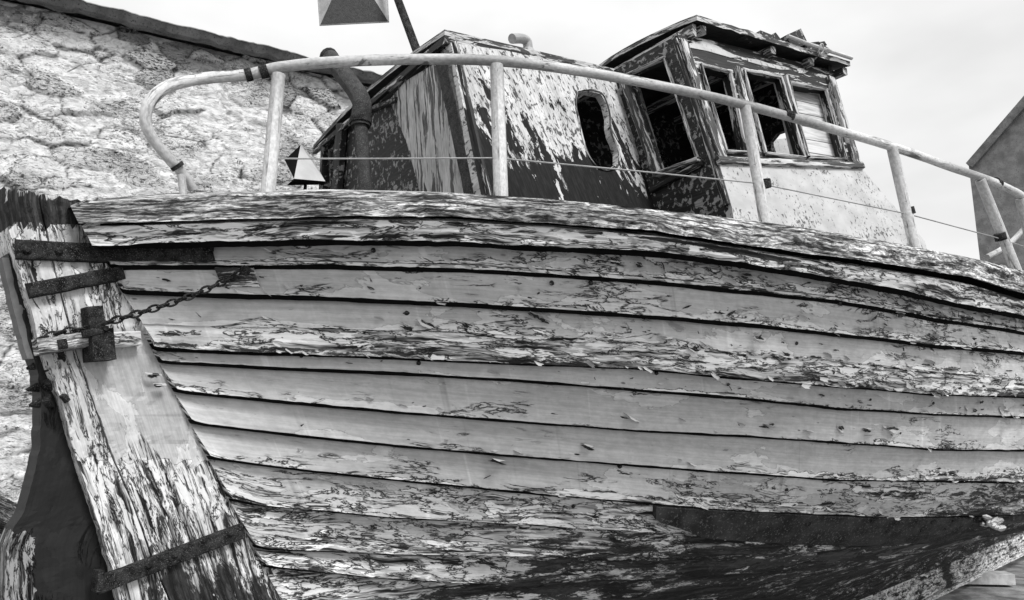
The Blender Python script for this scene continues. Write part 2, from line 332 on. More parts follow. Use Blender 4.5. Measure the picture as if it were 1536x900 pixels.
def m_wall():
    n = N('lime_harled_rubble', .95, .1); j = n.attr('wear'); rm = n.attr('tar'); wv = n.warp(.10, 4)
    f = n.noise((34, 62, 1), 6, .74, .5, vec=wv); m = n.noise((13, 20, 1), 6, .66, .5, vec=wv, add=(2, 2, 0)); l = n.noise((1.6, 2.2, 1), 5, .6, .3)
    lime = n.ss(m, .35, .6, .46, .74)
    stone = n.ss(f, .40, .58, .05, .62)
    e = n.mt('ADD', n.mt('MULTIPLY', m, .5), n.mt('ADD', n.mt('MULTIPLY', l, .40), n.mt('MULTIPLY', rm, .19))); sm_ = n.ss(e, .53, .585)
    c = n.lr(sm_, lime, stone)
    sp = n.ss(n.mt('ADD', n.mt('MULTIPLY', f, .6), n.mt('MULTIPLY', l, .4)), .545, .575); c = n.mt('MULTIPLY', c, n.lr(sp, 1, .42))
    cr_ = n.ss(n.mt('ABSOLUTE', n.mt('SUBTRACT', n.noise((4, 13, 1), 5, .62, .9, vec=wv, add=(8, 1, 0)), .5)), 0, .010); km = n.ss(l, .42, .55)
    c = n.mt('MULTIPLY', c, n.lr(n.mt('MULTIPLY', n.mt('SUBTRACT', 1, cr_), km), 1, .15))
    c = n.mt('MULTIPLY', c, n.lr(j, 1, .06))
    h = n.mt('ADD', n.mt('MULTIPLY', f, .45), n.mt('MULTIPLY', m, .3)); h = n.mt('SUBTRACT', h, n.mt('MULTIPLY', j, .5)); h = n.mt('ADD', h, n.mt('MULTIPLY', cr_, .3))
    return n.done(c, h, .022, 1)
M['wall'] = m_wall()
M['harl'] = m_plain('grey_harling', .20, .28, 5, .95, .1, .12, .01)
M['ground'] = m_plain('gritty_ground', .22, .6, 3.5, .95, .1, .14, .02)

# ------------------------------------------------------------------ ground, walls, far house
g = MB(); nn = 60; PX = [[None]*nn for _ in range(nn)]
for i in range(nn):
    for j in range(nn):
        a = (i/(nn-1)*2-1); b = (j/(nn-1)*2-1); x = 600*a*abs(a)**2+3; y = 600*b*abs(b)**2+6
        PX[i][j] = (x, y, (.03*nz(x*.7, y*.7) if abs(x)+abs(y) < 40 else 0)-.03)
g.grid(PX, smooth=True, flip=True); tag(g.build('ground', M['ground']), kind='structure')
# stone wall: horizontal top, running away to the right
d = ray(2850, 673); WU = np.array([d[0], d[1], 0]); WU /= np.linalg.norm(WU)
WO = CAM+ray(0, 400)*6.2; WP = Plane(WO, WU, UP)
topz = float(WP.px(60, 12)[1]); x0 = -3.0; x1 = float(WP.px(640, 170)[0]); zb = -WO[2]-.1
g = MB(); st = .016; xs = np.arange(x0, x1, st); lowz = max(zb, -3.2)
def stone(x, y):
    sx, sy = x*3.0+.30*nz(x*1.3, y*1.7, 3)+.10*nz(x*7, y*7, 8), y*6.6+.4*nz(x*.8, y*1.2, 9)+.10*nz(x*7, y*9, 2)
    dd, pp = mn.voronoi(Vector((sx, sy, 0))); e = dd[1]-dd[0]
    return e, mn.cell(Vector((pp[0].x*31, pp[0].y*17, 4)))
ys = np.arange(zb, topz, st); P = []; U_ = []; A_ = []; T_ = []
for x in xs:
    c, u, a, t = [], [], [], []
    for y in ys:
        e, cid = stone(x, y); k = nz(x*.9, y*.9, 5); top = max(0, 1-(topz-y)/.55)
        thr = .05+.07*max(0, k+.15)+.09*top; j = 1-min(1, max(0, e/max(thr, .02))); j *= 1 if k+top*.5-.25*max(0,min(1,(y-.9)/.8))*(1-top) > -.05 else .08
        d = .022*(min(e, .10)/.10)*(.35+max(0, k))+.012*cid+.012*nz(x*5, y*8, 1)+.03*cid*(.3+top)
        c.append(WP.p((x, y), d)); u.append((x, y)); a.append(j*j); t.append(min(1, abs(cid))*(.8 if cid > .1 else .1)+top*.3)
    P.append(c); U_.append(u); A_.append(a); T_.append(t)
g.grid(P, U_, A_, T_, smooth=True); 
g.box(WP.p((x0, zb), -.45), WP.U*(x1-x0), WP.V*(topz-zb), WP.W*.43)
sw = g.build('stone_wall', M['wall'], loc=tuple(WP.p((x0, zb))))
tag(sw, 'tall lime-harled rubble stone wall with a concrete coping behind the boat stern', 'wall')
g = MB(); P = []; U_ = []
for x in np.arange(x0, x1+.02, .035):
    r = []; th = .065+.02*nz(x*3, 1); ov = .24+.03*nz(x*2.3, 7)+.02*nz(x*14, 3); zt = topz+.055+.015*nz(x*4, 9)
    r = [(ov-.16, zt-th-.01), (ov-.05, zt-th-.02+.02*nz(x*9, 2)), (ov, zt-th+.035), (ov+.01, zt-.03), (ov-.03, zt), (-.2, zt+.03), (-.55, zt), (-.55, zt-th)]
    P.append([WP.p((x, z), wv) for wv, z in r]); U_.append([(x, q*.08) for q in range(len(r))])
g.grid(P, U_, smooth=False)
g.build('coping', M['concrete'], sw)
# far grey gable on the right
HP = Plane(CAM+ray(1453, 248)*16, (.72, -.69, 0), UP)
q = [HP.px(1453, 248), HP.px(1536, 152), HP.px(1640, 30), HP.px(1800, 250), HP.px(1812, 640), HP.px(1478, 640)]
q[4][0] = q[3][0]+.0; q[5][0] = q[0][0]; q[4][1] = q[5][1] = -HP.O[2]
g = MB(); g.slab(HP, q, thick=9.); hs = g.build('harled_house', M['harl'], loc=tuple(HP.p(q[5])))
tag(hs, 'grey harled gable end of a house at the far right', 'house')
g = MB()
for a, b in ((q[0], q[1]), (q[1], q[2])):
    dv = b-a; nv = np.array([-dv[1], dv[0]])/np.linalg.norm(dv)
    g.box(HP.p(a-nv*.12, .10), HP.U*dv[0]+HP.V*dv[1], (HP.U*nv[0]+HP.V*nv[1])*.16, -HP.W*9.2)
g.build('roof_verge', M['concrete'], hs)

# ------------------------------------------------------------------ the boat
base = W3(0, 0, .0); ROOTLOC = base
boat = bpy.data.objects.new('fishing_boat', None); C.objects.link(boat); boat.location = tuple(base)
tag(boat, 'derelict clinker wooden fishing boat with peeling grey paint and a ruined wheelhouse', 'fishing boat')
PB[boat.name] = {'base': base}
def mirror(P): return P-2*((P@NV)+NB)*NV
US = np.concatenate([np.arange(0, 4.2, .022), np.arange(4.2, 14.2, .15)])
def nrm3(s, z):
    e = .01; b0 = float(hb(s, z)); ds = (float(hb(s+e, z))-b0)/e; dz = (float(hb(s, z+e))-b0)/e; n = np.array([-ds, 1, -dz]); n[0] = max(n[0], -1.2); n[2] = min(max(n[2], -1.1), 1.1)
    n /= np.linalg.norm(n); return AX*n[0]+NV*n[1]+UP*n[2]
def strake(g, zt, zbm, o_t, o_b, idx, wf, tf, u0=0., u1=14.2, back=.03, rows=6, rag=.003, lump=.0015, mir=False, ragtop=0.):
    P = []; UV = []; WE = []; TA = []; us = [u for u in US if u0 <= u <= u1]
    if u0 <= 0: us = [-.02]+us
    elif us[0] > u0+1e-4: us = [u0]+us
    for u in us:
        a = float(zt(u)); c = float(zbm(u))
        a += ragtop*nz(u*9, idx*7.1+3)+ragtop*.5*nz(u*40, idx); c += rag*nz(u*7, idx*3.3)+rag*.6*nz(u*33, idx*5.)
        c = min(c, a-.002); r = []; uv = []; we = []; ta = []
        prof = [(0, o_t-back, -1), (0, o_t, -1)]+[(k/rows, o_t+(o_b-o_t)*k/rows, 0) for k in range(rows+1)]+[(1, o_b, 1), (1, o_b-back, 1)]
        for f, off, kk in prof:
            z = a+(c-a)*f; s = spost(z)+.12+u; s = min(s, 12.85)
            n = nrm3(s, z); off2 = off+(lump*nz(u*3+idx, f*2.5, idx) if kk == 0 else 0)
            p = W3(s, float(hb(s, z)), z)+n*off2
            r.append(mirror(p) if mir else p); vv = (a-c)*(1-f)+idx*1.7+(.4 if kk else 0)+(abs(off)*1 if kk else 0)
            uv.append((u, vv)); we.append(wf(u, z, f)); ta.append(tf(u, z, f))
        P.append(r); UV.append(uv); WE.append(we); TA.append(ta)
    g.grid(P, UV, WE, TA, smooth=False, flip=not mir)
    for e in (0, -1):       # end grain
        row = P[e]; c0 = [g.vert(p, (0, k*.01), .6, .3) for k, p in enumerate(row)]; g.face(c0)
far = [(4.5, None)]
def line(pts, off, zend): return uline(pts, off, [(7.0, zend), (14., zend+.35)])
Z = {}
Z['capt'] = line([(115,302),(150,293),(300,283),(500,276),(700,280),(850,290),(1000,307),(1150,325),(1300,350),(1400,370),(1536,402)], .09, 2.56)
Z['capb'] = line([(115,325),(400,312),(560,308),(700,309),(850,319),(1000,330),(1100,346),(1200,361),(1356,385),(1460,403),(1536,428)], .095, 2.49)
Z['wAt'] = line([(118,330),(400,318),(560,314),(700,317),(850,327),(1000,339),(1200,371),(1356,396),(1460,415),(1536,440)], .088, 2.46)
Z['wAb'] = line([(125,356),(250,350),(400,345),(500,343),(700,345),(830,353),(1000,361),(1111,376),(1338,417),(1451,445),(1536,463)], .085, 2.38)
Z['p1t'] = line([(125,368),(335,362),(500,358),(700,361),(830,368),(1000,377),(1111,392),(1338,432),(1451,458),(1536,474)], .048, 2.355)
Z['L1'] = line([(180,388),(335,386),(500,386),(700,391),(850,400),(1000,412),(1111,424),(1262,441),(1413,470),(1536,490)], .03, 2.30)
Z['L2'] = line([(195,441),(500,438),(700,447),(850,457),(1000,467),(1111,477),(1262,494),(1413,513),(1536,524)], .034, 2.17)
Z['wBt'] = line([(205,487),(400,484),(600,488),(760,495),(960,504),(1111,523),(1262,535),(1413,553),(1536,566)], .035, 2.06)
Z['wBb'] = line([(215,515),(400,519),(600,525),(760,533),(960,541),(1111,556),(1262,570),(1413,583),(1536,588)], .045, 1.99)
Z['L4'] = line([(235,537),(400,543),(600,551),(760,560),(960,576),(1111,588),(1262,605),(1413,615),(1536,620)], .034, 1.86)
Z['L5'] = line([(262,583),(400,592),(600,609),(760,622),(960,637),(1111,645),(1262,656),(1413,668),(1536,670)], .034, 1.68)
Z['L6'] = line([(285,628),(400,640),(600,660),(760,674),(960,690),(1262,713),(1536,717)], .034, 1.52)
Z['L7'] = line([(330,684),(400,692),(600,712),(760,728),(960,745),(1111,758),(1338,768),(1536,766)], .034, 1.33)
Z['L8'] = line([(355,748),(400,754),(600,770),(760,778),(1000,792),(1200,800)], .034, 1.20)
Z['L9'] = line([(375,815),(400,821),(600,826),(760,828),(1000,828),(1200,822)], .034, 1.08)
Z['L10'] = line([(385,847),(400,848),(560,861),(680,868),(760,869),(1000,860),(1200,846)], .034, .97)
Z['L11'] = lambda u: np.interp(u, [-1, 0, .18, .45, .6, 20], [1.12, 1.115, 1.105, 1.095, 1.09, 1.09])
Z['G1'] = lambda u: np.interp(u, [-1, 0, 3, 10.5], [.90, .88, .82, .86]); Z['G2'] = lambda u: np.interp(u, [-1, 0, 3, 10.5], [.62, .62, .60, .64])
Z['K'] = lambda u: np.interp(u, [-1, 10.5], [.39, .42])
def cl(x): return max(0., min(1., x))
def edge(f, k=.25): return max(0, f-.72)/.28*k
def below(u, z):      # old waterline: paint is gone under it
    return cl((1.60-.05*math.exp(-((u-.9)/.35)**2)-z)/.035)
def W_up(base, slope=0., ek=.3):
    return lambda u, z, f: cl(base+slope*max(0, u-1.4)+edge(f, ek)+.25*nz(u*1.3, z*6, 2)+.38*below(u, z))
def T_dn(b=0.):
    def t(u, z, f):
        A_ = cl((1.50-z)/.12); B_ = cl((1.32-z)/.08); r = cl((u-.75)/.6); r2 = cl((u-1.5)/.6)
        d = .29*A_+.09*B_+r*(.06*A_+.06*B_)+r2*.10*cl((1.25-z)/.05)+cl((u-2.7)/.6)*.42*cl((1.62-z)/.12)*(1-A_)+cl((u-2.7)/.6)*.08*A_
        return min(b+d+A_*.14*nz(u*1.6, z*8, 4)+.05*nz(u*5, z*30, 8), .515)
    return t
H = MB(); seq = [('L1', 'L2', .30, .055, .30), ('L2', 'wBt', .20, .06, .35), ('wBb', 'L4', .10, .05, .35), ('L4', 'L5', .05, .05, .35), ('L5', 'L6', .0, .05, .30),
    ('L6', 'L7', .0, .05, .3), ('L7', 'L8', .12, .03, .2), ('L8', 'L9', .2, .03, .2), ('L9', 'L10', .2, .03, .2), ('L10', 'G1', .3, .02, .2), ('G1', 'G2', .3, .02, .1), ('G2', 'K', .3, .02, .1)]
for mir in (False, True):
    strake(H, Z['p1t'], Z['L1'], .0, .024, 2, W_up(.42, .05, .25), lambda u, z, f: .15*cl((u-2.5)), mir=mir)
    strake(H, lambda u: Z['L1'](u)-.003, lambda u: Z['L1'](u)-.012, .024, .026, 22, W_up(.6), lambda *a: .05, mir=mir, rows=2)
    for k, (a, b, w0, sl_, ek) in enumerate(seq):
        lap = -.0075 if k else -.016
        if a == 'wBb': lap = -.004
        strake(H, (lambda q, l: (lambda u: Z[q](u)+l))(a, lap), Z[b], .001, .034, 3+k, W_up(w0, sl_, ek), T_dn(), mir=mir)
hull = H.build('hull_planking', M['hull'], boat)
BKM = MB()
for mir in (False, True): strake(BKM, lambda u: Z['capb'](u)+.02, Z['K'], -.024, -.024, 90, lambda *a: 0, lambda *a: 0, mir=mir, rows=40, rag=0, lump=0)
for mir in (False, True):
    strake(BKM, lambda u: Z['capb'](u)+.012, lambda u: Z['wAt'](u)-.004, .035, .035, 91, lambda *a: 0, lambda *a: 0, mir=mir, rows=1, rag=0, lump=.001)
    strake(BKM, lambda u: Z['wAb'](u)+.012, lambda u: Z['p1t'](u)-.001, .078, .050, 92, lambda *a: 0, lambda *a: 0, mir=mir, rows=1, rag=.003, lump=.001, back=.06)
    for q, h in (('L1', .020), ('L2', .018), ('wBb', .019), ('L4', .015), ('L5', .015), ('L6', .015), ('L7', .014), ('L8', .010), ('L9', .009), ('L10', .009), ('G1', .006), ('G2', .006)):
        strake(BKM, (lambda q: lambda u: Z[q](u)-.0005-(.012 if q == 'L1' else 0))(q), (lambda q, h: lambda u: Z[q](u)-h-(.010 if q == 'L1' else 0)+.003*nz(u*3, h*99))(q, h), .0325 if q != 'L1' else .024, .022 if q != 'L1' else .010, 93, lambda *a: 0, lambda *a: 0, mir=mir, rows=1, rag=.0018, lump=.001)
BKM.build('lap_shadow_strip', M['black'], hull)  # black strips and backing painting in the shadows of laps, wale and cap
def keep(g, name, mat, **kw): return g.build(name, mat, boat, **kw)
# stealer seam under L10
for mir in (False, True):
    g = MB(); strake(g, Z['wAt'], Z['wAb'], .086, .088, 31, lambda u, z, f: cl(.74+.25*nz(u*1.7, f*2, 1)), lambda u, z, f: cl(.20+.5*nz(u*1.4, f*3, 6)+.12*cl(u-2.2)), mir=mir, back=.11, rag=.005, lump=.006)
    keep(g, 'rubbing_strake', M['wale'])
    g = MB(); strake(g, Z['wBt'], Z['wBb'], .030, .052, 33, lambda u, z, f: cl(.30+.55*cl((u-.15)*3)+.15*nz(u*2, f*2, 3)), lambda u, z, f: cl(.14+.30*cl(f*2-.8)+.3*nz(u*2.1, f*3, 6)), mir=mir, back=.06, rag=.004, ragtop=.005, lump=.004)
    keep(g, 'rubbing_strake', M['wale'])
    g = MB(); strake(g, Z['capt'], Z['capb'], .085, .095, 35, lambda u, z, f: cl(.15+.5*math.exp(-((u-.02)/.25)**2)+.15*cl(u-3)+.15*nz(u*1.3, 3)), lambda *a: 0, mir=mir, back=.24, rag=.003, lump=.002)
    keep(g, 'cap_rail', M['cap'])
# bilge keel board with a row of bolt holes
bt = line([(985,752),(1130,761),(1300,770),(1410,771),(1470,772)], .05, 1.3); bb = line([(990,790),(1120,801),(1200,806),(1300,808),(1400,803),(1470,795)], .05, 1.2)
def u_of(x, y, off=0.):
    s, b, z = hit(x, y, off); return s-float(spost(z))-.12
ua, ub = u_of(990, 775, .05), u_of(1462, 784, .05)
g = MB(); strake(g, bt, lambda u: bt(u)+(bb(u)-bt(u))*min(1, .45+max(0, u-ua)*2.2), .038, .05, 40, lambda u, z, f: 1., lambda u, z, f: .60-.16*math.exp(-(u-ua)/.3)-.2*(f < .12), u0=ua, u1=ub, back=.05)
bk = keep(g, 'bilge_keel', M['bilge'])
g = MB()
for (x, y) in ((1212,785),(1330,797),(1345,783),(1383,795),(1400,782),(1415,794),(1432,780),(1378,781),(1310,781)):
    s, b, z = hit(x, y, .06); n = nrm3(s, z); P = W3(s, b, z)+n*.002
    for k in range(2):
        g.tube([P-n*.02, P+n*(.003-.002*k)], .016-.006*k, 10)
g.build('bolt_head', M['iron'], bk); bpy.data.objects['bolt_head']['kind'] = 'stuff'
g = MB(); s, b, z = hit(1488, 786, .07); c = W3(s, b, z); cen = g.vert(c, (0, 0), 1)
for k in range(26):
    t = R.uniform(-1, 1); L = R.uniform(.12, .30)*(1-.4*abs(t)); p = c+AX*(t*.16)+NV*R.uniform(-.02, .03)+UP*(R.uniform(-.02, .03)-.02*t)
    dv = AX*L+UP*R.uniform(-.03, .03)+NV*R.uniform(-.04, .04); w_ = R.uniform(.008, .02)
    g.tube([p-dv*.5, p-dv*.2, p+dv*.2, p+dv*.5], [.003, w_, w_*.9, .002], 5)
g.v.pop(0); g.uv.pop(0); g.a.pop(0); g.t.pop(0); g.f = [tuple(q-1 for q in f) for f in g.f]
g.build('splintered_end', M['boards'], bk)
# keel
g = MB()
KL = 13.1; n_ = 160; P = []; UV = []; WE = []; TA = []
for i in range(n_+1):
    s = -.15+KL*i/n_; r = []
    pr = [(-.09, .12), (-.09, .44), (.092, .44), (.092, .40), (.092, .30), (.092, .20), (.096, .145), (.096, .141), (.12, .139), (.12, .10), (-.1, .10), (-.09, .12)]
    for b, z in pr: r.append(W3(s, b+(.004*nz(s*3, z*9) if b > 0 else 0), z+.003*nz(s*5, 2)))
    P.append(r); UV.append([(s, 60+q*.06) for q in range(len(pr))]); WE.append([.75]*len(pr)); TA.append([.34+.3*nz(s*1.2, 5)-.5*(1 if z <= .14 else 0) for b, z in pr])
g.grid(P, UV, WE, TA); keep(g, 'keel', M['wale'])
# stem at the bow (beyond the frame)
g = MB(); g.box(W3(12.8, -.09, .1), AX*.25, NV*.18, UP*3.1, wear=.6); keep(g, 'stem', M['wale'])
# deck and inner bulwark
g = MB(); P = []
for u in np.arange(.05, 12.6, .15):
    s = spost(2.2)+.12+u; b = max(float(hb(s, 2.2))-.03, .02); P.append([W3(s, b*k, 2.2+.04*(1-k*k)) for k in (-1, -.5, 0, .5, 1)])
g.grid(P, flip=True); keep(g, 'deck', M['deck'])

# sternpost (two leaning boards), rudder
SPb = .094
CPn = Plane(W3(0, SPb, 0), AX, UP)
def interp(pts, y):
    ys_ = [p[1] for p in pts]; xs_ = [p[0] for p in pts]
    if y > ys_[-1]: return xs_[-1]+(xs_[-1]-xs_[-2])/(ys_[-1]-ys_[-2])*(y-ys_[-1])
    return float(np.interp(y, ys_, xs_))
def board(g, pl, Lp, Rp, y0, y1, ny, nx, thick, idx, wf, tf, w0=0., topf=None, crack=0.):
    P, UV, WE, TA = [], [], [], []; acc = 0; last = None
    for i in range(ny+1):
        y = y0+(y1-y0)*i/ny; xl, xr = interp(Lp, y), interp(Rp, y); r, uv, we, ta = [], [], [], []
        mid = pl.px((xl+xr)/2, y); 
        if last is not None: acc += np.linalg.norm(mid-last)
        last = mid
        for j in range(nx+1):
            f = j/nx; x = xl+(xr-xl)*f; yy = y
            if topf and i == 0: yy = y+topf(x)
            if topf and i > 0: yy = max(y, y0+topf(x)+i*.01)
            q = pl.px(x, yy); wv = w0+.003*nz(x*.05, y*.02, idx)-crack*max(0, .10-abs(nz(f*7+idx, y*.006, 2)))*10*.1
            if j == 0: q = q+np.array([.004*nz(y*.05, idx), 0])
            r.append(pl.p(q, wv)); uv.append((acc, f*np.linalg.norm(pl.px(xr, y)-pl.px(xl, y))+idx*1.7)); we.append(wf(x, y, f)); ta.append(tf(x, y, f))
        r = [pl.p(pl.to2(r[0]), w0-thick)]+r+[pl.p(pl.to2(r[-1]), w0-thick)]
        uv = [(uv[0][0], uv[0][1]-.15)]+uv+[(uv[-1][0], uv[-1][1]+.15)]; we = [we[0]]+we+[we[-1]]; ta = [ta[0]]+ta+[ta[-1]]
        P.append(r); UV.append(uv); WE.append(we); TA.append(ta)
    g.grid(P, UV, WE, TA, flip=True)
    for row in (P[0], P[-1]):
        mid_ = [pl.p(pl.to2(np.array(p)), w0-thick) for p in row]; g.grid([row, mid_], [[(k*.03, 0) for k in range(len(row))], [(k*.03, thick) for k in range(len(row))]], [[.8]*len(row)]*2, [[.7]*len(row)]*2)
LE = [(6,300),(20,370),(25,388),(40,440),(47,460),(58,507),(71,543),(89,593),(94,608),(120,700),(140,756),(168,848),(180,900),(335,1270)]
CK = [(62,300),(80,388),(98,460),(120,540),(148,620),(172,688),(200,752),(228,828),(256,900),(410,1270)]
RE = [(122,300),(150,350),(185,415),(215,510),(240,540),(280,620),(345,756),(412,900),(585,1270)]
def zone_w(x, y, f):
    y += 14*nz(x*.07, y*.03, 5)+8*nz(x*.3, 2)
    if y < 338: return .9
    if y < 505: return .55+.2*nz(x*.05, y*.02)
    if y < 690: return .12+(.35 if x < interp(CK, y) else 0)*.8+.25*cl((y-640)/60.)
    return .85
def zone_t(x, y, f):
    y += 16*nz(x*.06, y*.03, 5)+8*nz(x*.3, 2)
    k = .12*nz(x*.06, y*.01, 3)
    if y < 338: return .62+k-.25*cl((300-y)/8)
    if y < 690: return k+.02
    if y < 735: return k
    bb_ = 755+18*nz(x*.08, 2)-.06*(x-300)
    return cl(.06+k+.34*cl((y-bb_)/14)*(1 if x > 225 else .45)+.15*cl((y-840)/40))
def tp(x): return -10+9*nz(x*.07, 4)+5*nz(x*.22, 1)+.14*x-2
g = MB(); board(g, CPn, CK, [(p[0]+16, p[1]) for p in RE], 296, 1270, 150, 14, .185, 50, zone_w, zone_t, topf=tp, crack=.05)
sp_ = keep(g, 'sternpost', M['post'])
g = MB(); board(g, CPn, LE, [(p[0]-2.2, p[1]) for p in CK], 292, 1270, 150, 10, .17, 52, zone_w, zone_t, w0=-.006, topf=tp, crack=.05)
g.build('aft_board', M['post'], sp_)
RP = Plane(W3(0, .045, 0), AX, UP)
RL = [(12,380),(30,460),(48,530),(58,560),(62,616),(60,672),(48,724),(36,768),(16,800),(8,822),(8,900),(70,1290)]
RR = [(30,380),(48,460),(70,530),(95,560),(110,616),(140,700),(180,800),(225,900),(380,1290)]
g = MB(); board(g, RP, RL, RR, 380, 1290, 120, 12, .085, 54, lambda x, y, f: cl(.12+.30*cl((y-770)/40)*(1 if x < 90 else .6)+(.45 if y > 790 and x < 45 else 0)), lambda x, y, f: .0)
rud = keep(g, 'rudder', M['rudder'])
g = MB(); board(g, CPn, [(10,382),(28,460),(44,520),(49,536)], [(24,382),(40,440),(56,507),(62,536)], 382, 536, 20, 3, .05, 56, lambda *a: .0, lambda *a: 0, w0=-.05)
g.build('rudder_stock', M['stock'], rud)
def pbar(g, pl, p1, p2, wpx, w0, dep, seed=0, taper=None):
    """bar in plane pl from pixel p1 to p2, wpx = width in pixels, standing dep proud of w0"""
    a, b = pl.px(*p1, w0), pl.px(*p2, w0); dv = b-a; L = np.linalg.norm(dv); dv /= L; nv = np.array([-dv[1], dv[0]])
    wd = wpx/FPX*np.linalg.norm(pl.p((a+b)/2, w0)-CAM); n = max(4, int(L/.02)); P = []; UV = []
    for i in range(n+1):
        c = a+dv*L*i/n; e = .5*wd*(1+.08*nz(i*.35, seed)); e2 = .5*wd*(1+.08*nz(i*.35, seed+9)); wl = dep*(1+.15*nz(i*.2, seed+4))
        pts = [(c-nv*e, 0), (c-nv*(e-.003), wl-.002), (c-nv*(e-.007), wl), (c, wl+.001), (c+nv*(e2-.007), wl), (c+nv*(e2-.003), wl-.002), (c+nv*e2, 0), (c-nv*e, 0)]
        P.append([pl.p(q, w0+w_) for q, w_ in pts]); UV.append([(L*i/n+seed, k*.02+seed) for k in range(len(pts))])
    g.grid(P, UV)
    for row in (P[0], P[-1]): g.face([g.vert(p, (seed, k*.01)) for k, p in enumerate(row[:-1])])
def bolts(g, pl, pts, w, r=.012):
    for (x, y) in pts:
        q = pl.px(x, y, w); g.tube([pl.p(q, w-.006), pl.p(q, w+.004), pl.p(q, w+.010)], [r, r, r*.5], 10)
g = MB(); pbar(g, CPn, (22,374), (165,381), 26, .002, .016, 1); bolts(g, CPn, ((40,376),(88,377)), .018); g.build('iron_strap', M['iron'], sp_)
g = MB(); pbar(g, CPn, (40,437), (182,410), 20, .002, .022, 2); g.build('iron_strap', M['iron'], sp_)
g = MB(); pbar(g, CPn, (143,879), (362,796), 22, .002, .02, 3); bolts(g, CPn, ((345,800),(262,832),(222,848)), .022); g.build('iron_strap', M['iron'], sp_)
g = MB(); g.box(CPn.p(CPn.px(136, 886), .0), CPn.U*.018, CPn.V*.06, CPn.W*.045); g.build('strap_lug', M['iron'], sp_)
# long strap carries on along the top plank of the hull
g = MB(); strake(g, line([(150,367),(335,363),(400,362)], .035, 2.3), line([(150,391),(335,385),(400,385)], .035, 2.3), .03, .036, 60, lambda *a: .5, lambda *a: 0, u0=0., u1=u_of(333, 374, .03), back=.02, rag=.004)
st_ = keep(g, 'hull_strap', M['iron'])
for x, y in ((186,376),(238,376),(314,374)):
    g = MB(); s, b, z = hit(x, y, .036); n = nrm3(s, z); P = W3(s, b, z); g.tube([P-n*.004, P+n*.006, P+n*.010], [.014, .013, .006], 9); g.build('strap_bolt', M['iron'], st_)
# timber cleat, painted end and iron bracket of the tiller chain
g = MB(); pbar(g, CPn, (49,522), (130,510), 21, .002, .05, 5); cl_ = keep(g, 'chain_cleat', M['cap'])
g = MB(); pbar(g, CPn, (150,511), (205,508), 21, .002, .035, 6); g.build('painted_end', M['hull'], cl_)
g = MB(); pbar(g, CPn, (134,462), (139,500), 22, .010, .05, 7); pbar(g, CPn, (140,496), (143,543), 30, .004, .075, 8); pbar(g, CPn, (122,502), (152,497), 10, .07, .018, 9)
g.tube([CPn.p(CPn.px(142, 497), .06), CPn.p(CPn.px(142, 497), .098)], .008, 8); g.build('iron_bracket', M['iron'], cl_)
g = MB(); pbar(g, CPn, (86,517), (100,515), 13, .05, .008, 10); g.build('iron_staple', M['iron'], cl_)
for k, (x, y) in enumerate(((44,552),(44,584),(48,608))):   # pintle tails sticking out aft
    g = MB(); a = RP.px(x, y); b = RP.px(80, y-8 if k else y-12)
    g.tube([RP.p(a, -.03), RP.p((a+b)/2, -.02), RP.p(b, 0)], [.004, .018, .024], 7); g.build('pintle', M['iron'], rud)
g = MB(); pbar(g, RP, (60,545), (130,528), 26, -.02, .06, 11); pbar(g, RP, (92,600), (98,596), 12, .04, .03, 12); g.build('gudgeon', M['iron'], rud)
# chain
def chain(g, pts, link=.027, wr=.0038):
    pts = catmull(pts, 20); acc = [0]
    for i in range(1, len(pts)): acc.append(acc[-1]+np.linalg.norm(pts[i]-pts[i-1]))
    n = int(acc[-1]/link)
    for k in range(n+1):
        t = k*link; i = min(np.searchsorted(acc, t), len(pts)-1); i = max(i, 1); f = (t-acc[i-1])/(acc[i]-acc[i-1]+1e-9); c = pts[i-1]+(pts[i]-pts[i-1])*f
        T = pts[i]-pts[i-1]; T /= np.linalg.norm(T); s1 = np.cross(T, NV); s1 /= np.linalg.norm(s1); s2 = np.cross(T, s1)
        S = (s1 if k % 2 else s2*.9+s1*.3); S /= np.linalg.norm(S)
        ring = [c+T*(link*.66)*math.cos(a)+S*(.0095)*math.sin(a) for a in np.linspace(0, 2*math.pi, 13)]; g.tube(ring, wr, 6, caps=False)
s, b, z = hit(368, 408, .02); pe = W3(s, b, z)
g = MB(); c0 = CPn.p(CPn.px(144, 489), .095); mid = (c0+pe)/2-UP*.012+NV*.03
chain(g, [c0, mid, pe]); keep(g, 'chain', M['iron']); g = MB(); chain(g, [CPn.p(CPn.px(60, 508), .02), CPn.p(CPn.px(92, 499), .035), CPn.p(CPn.px(135, 495), .05)], .024, .0036)
keep(g, 'chain', M['iron'])
# square rotted patch in the plank where the chain goes in
g = MB(); ha, hb_ = u_of(332, 408, .02), u_of(402, 408, .02)
strake(g, line([(332,397),(402,397),(500,397)], .03, 2.3), line([(332,425),(402,424),(500,424)], .03, 2.2), .026, .030, 70, lambda *a: 1.0, lambda u, z, f: .42, u0=ha, u1=hb_, back=.02)
ho = keep(g, 'chain_patch', M['wale'])
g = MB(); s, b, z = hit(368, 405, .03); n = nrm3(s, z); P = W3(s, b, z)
g.tube([P+n*.001, P+n*.004], .026, 12); g.build('hawse_hole_shade', M['black'], ho)
g = MB(); g.tube([P+n*.003, P+n*.012], [.02, .014], 9); g.build('iron_plug', M['iron'], ho)

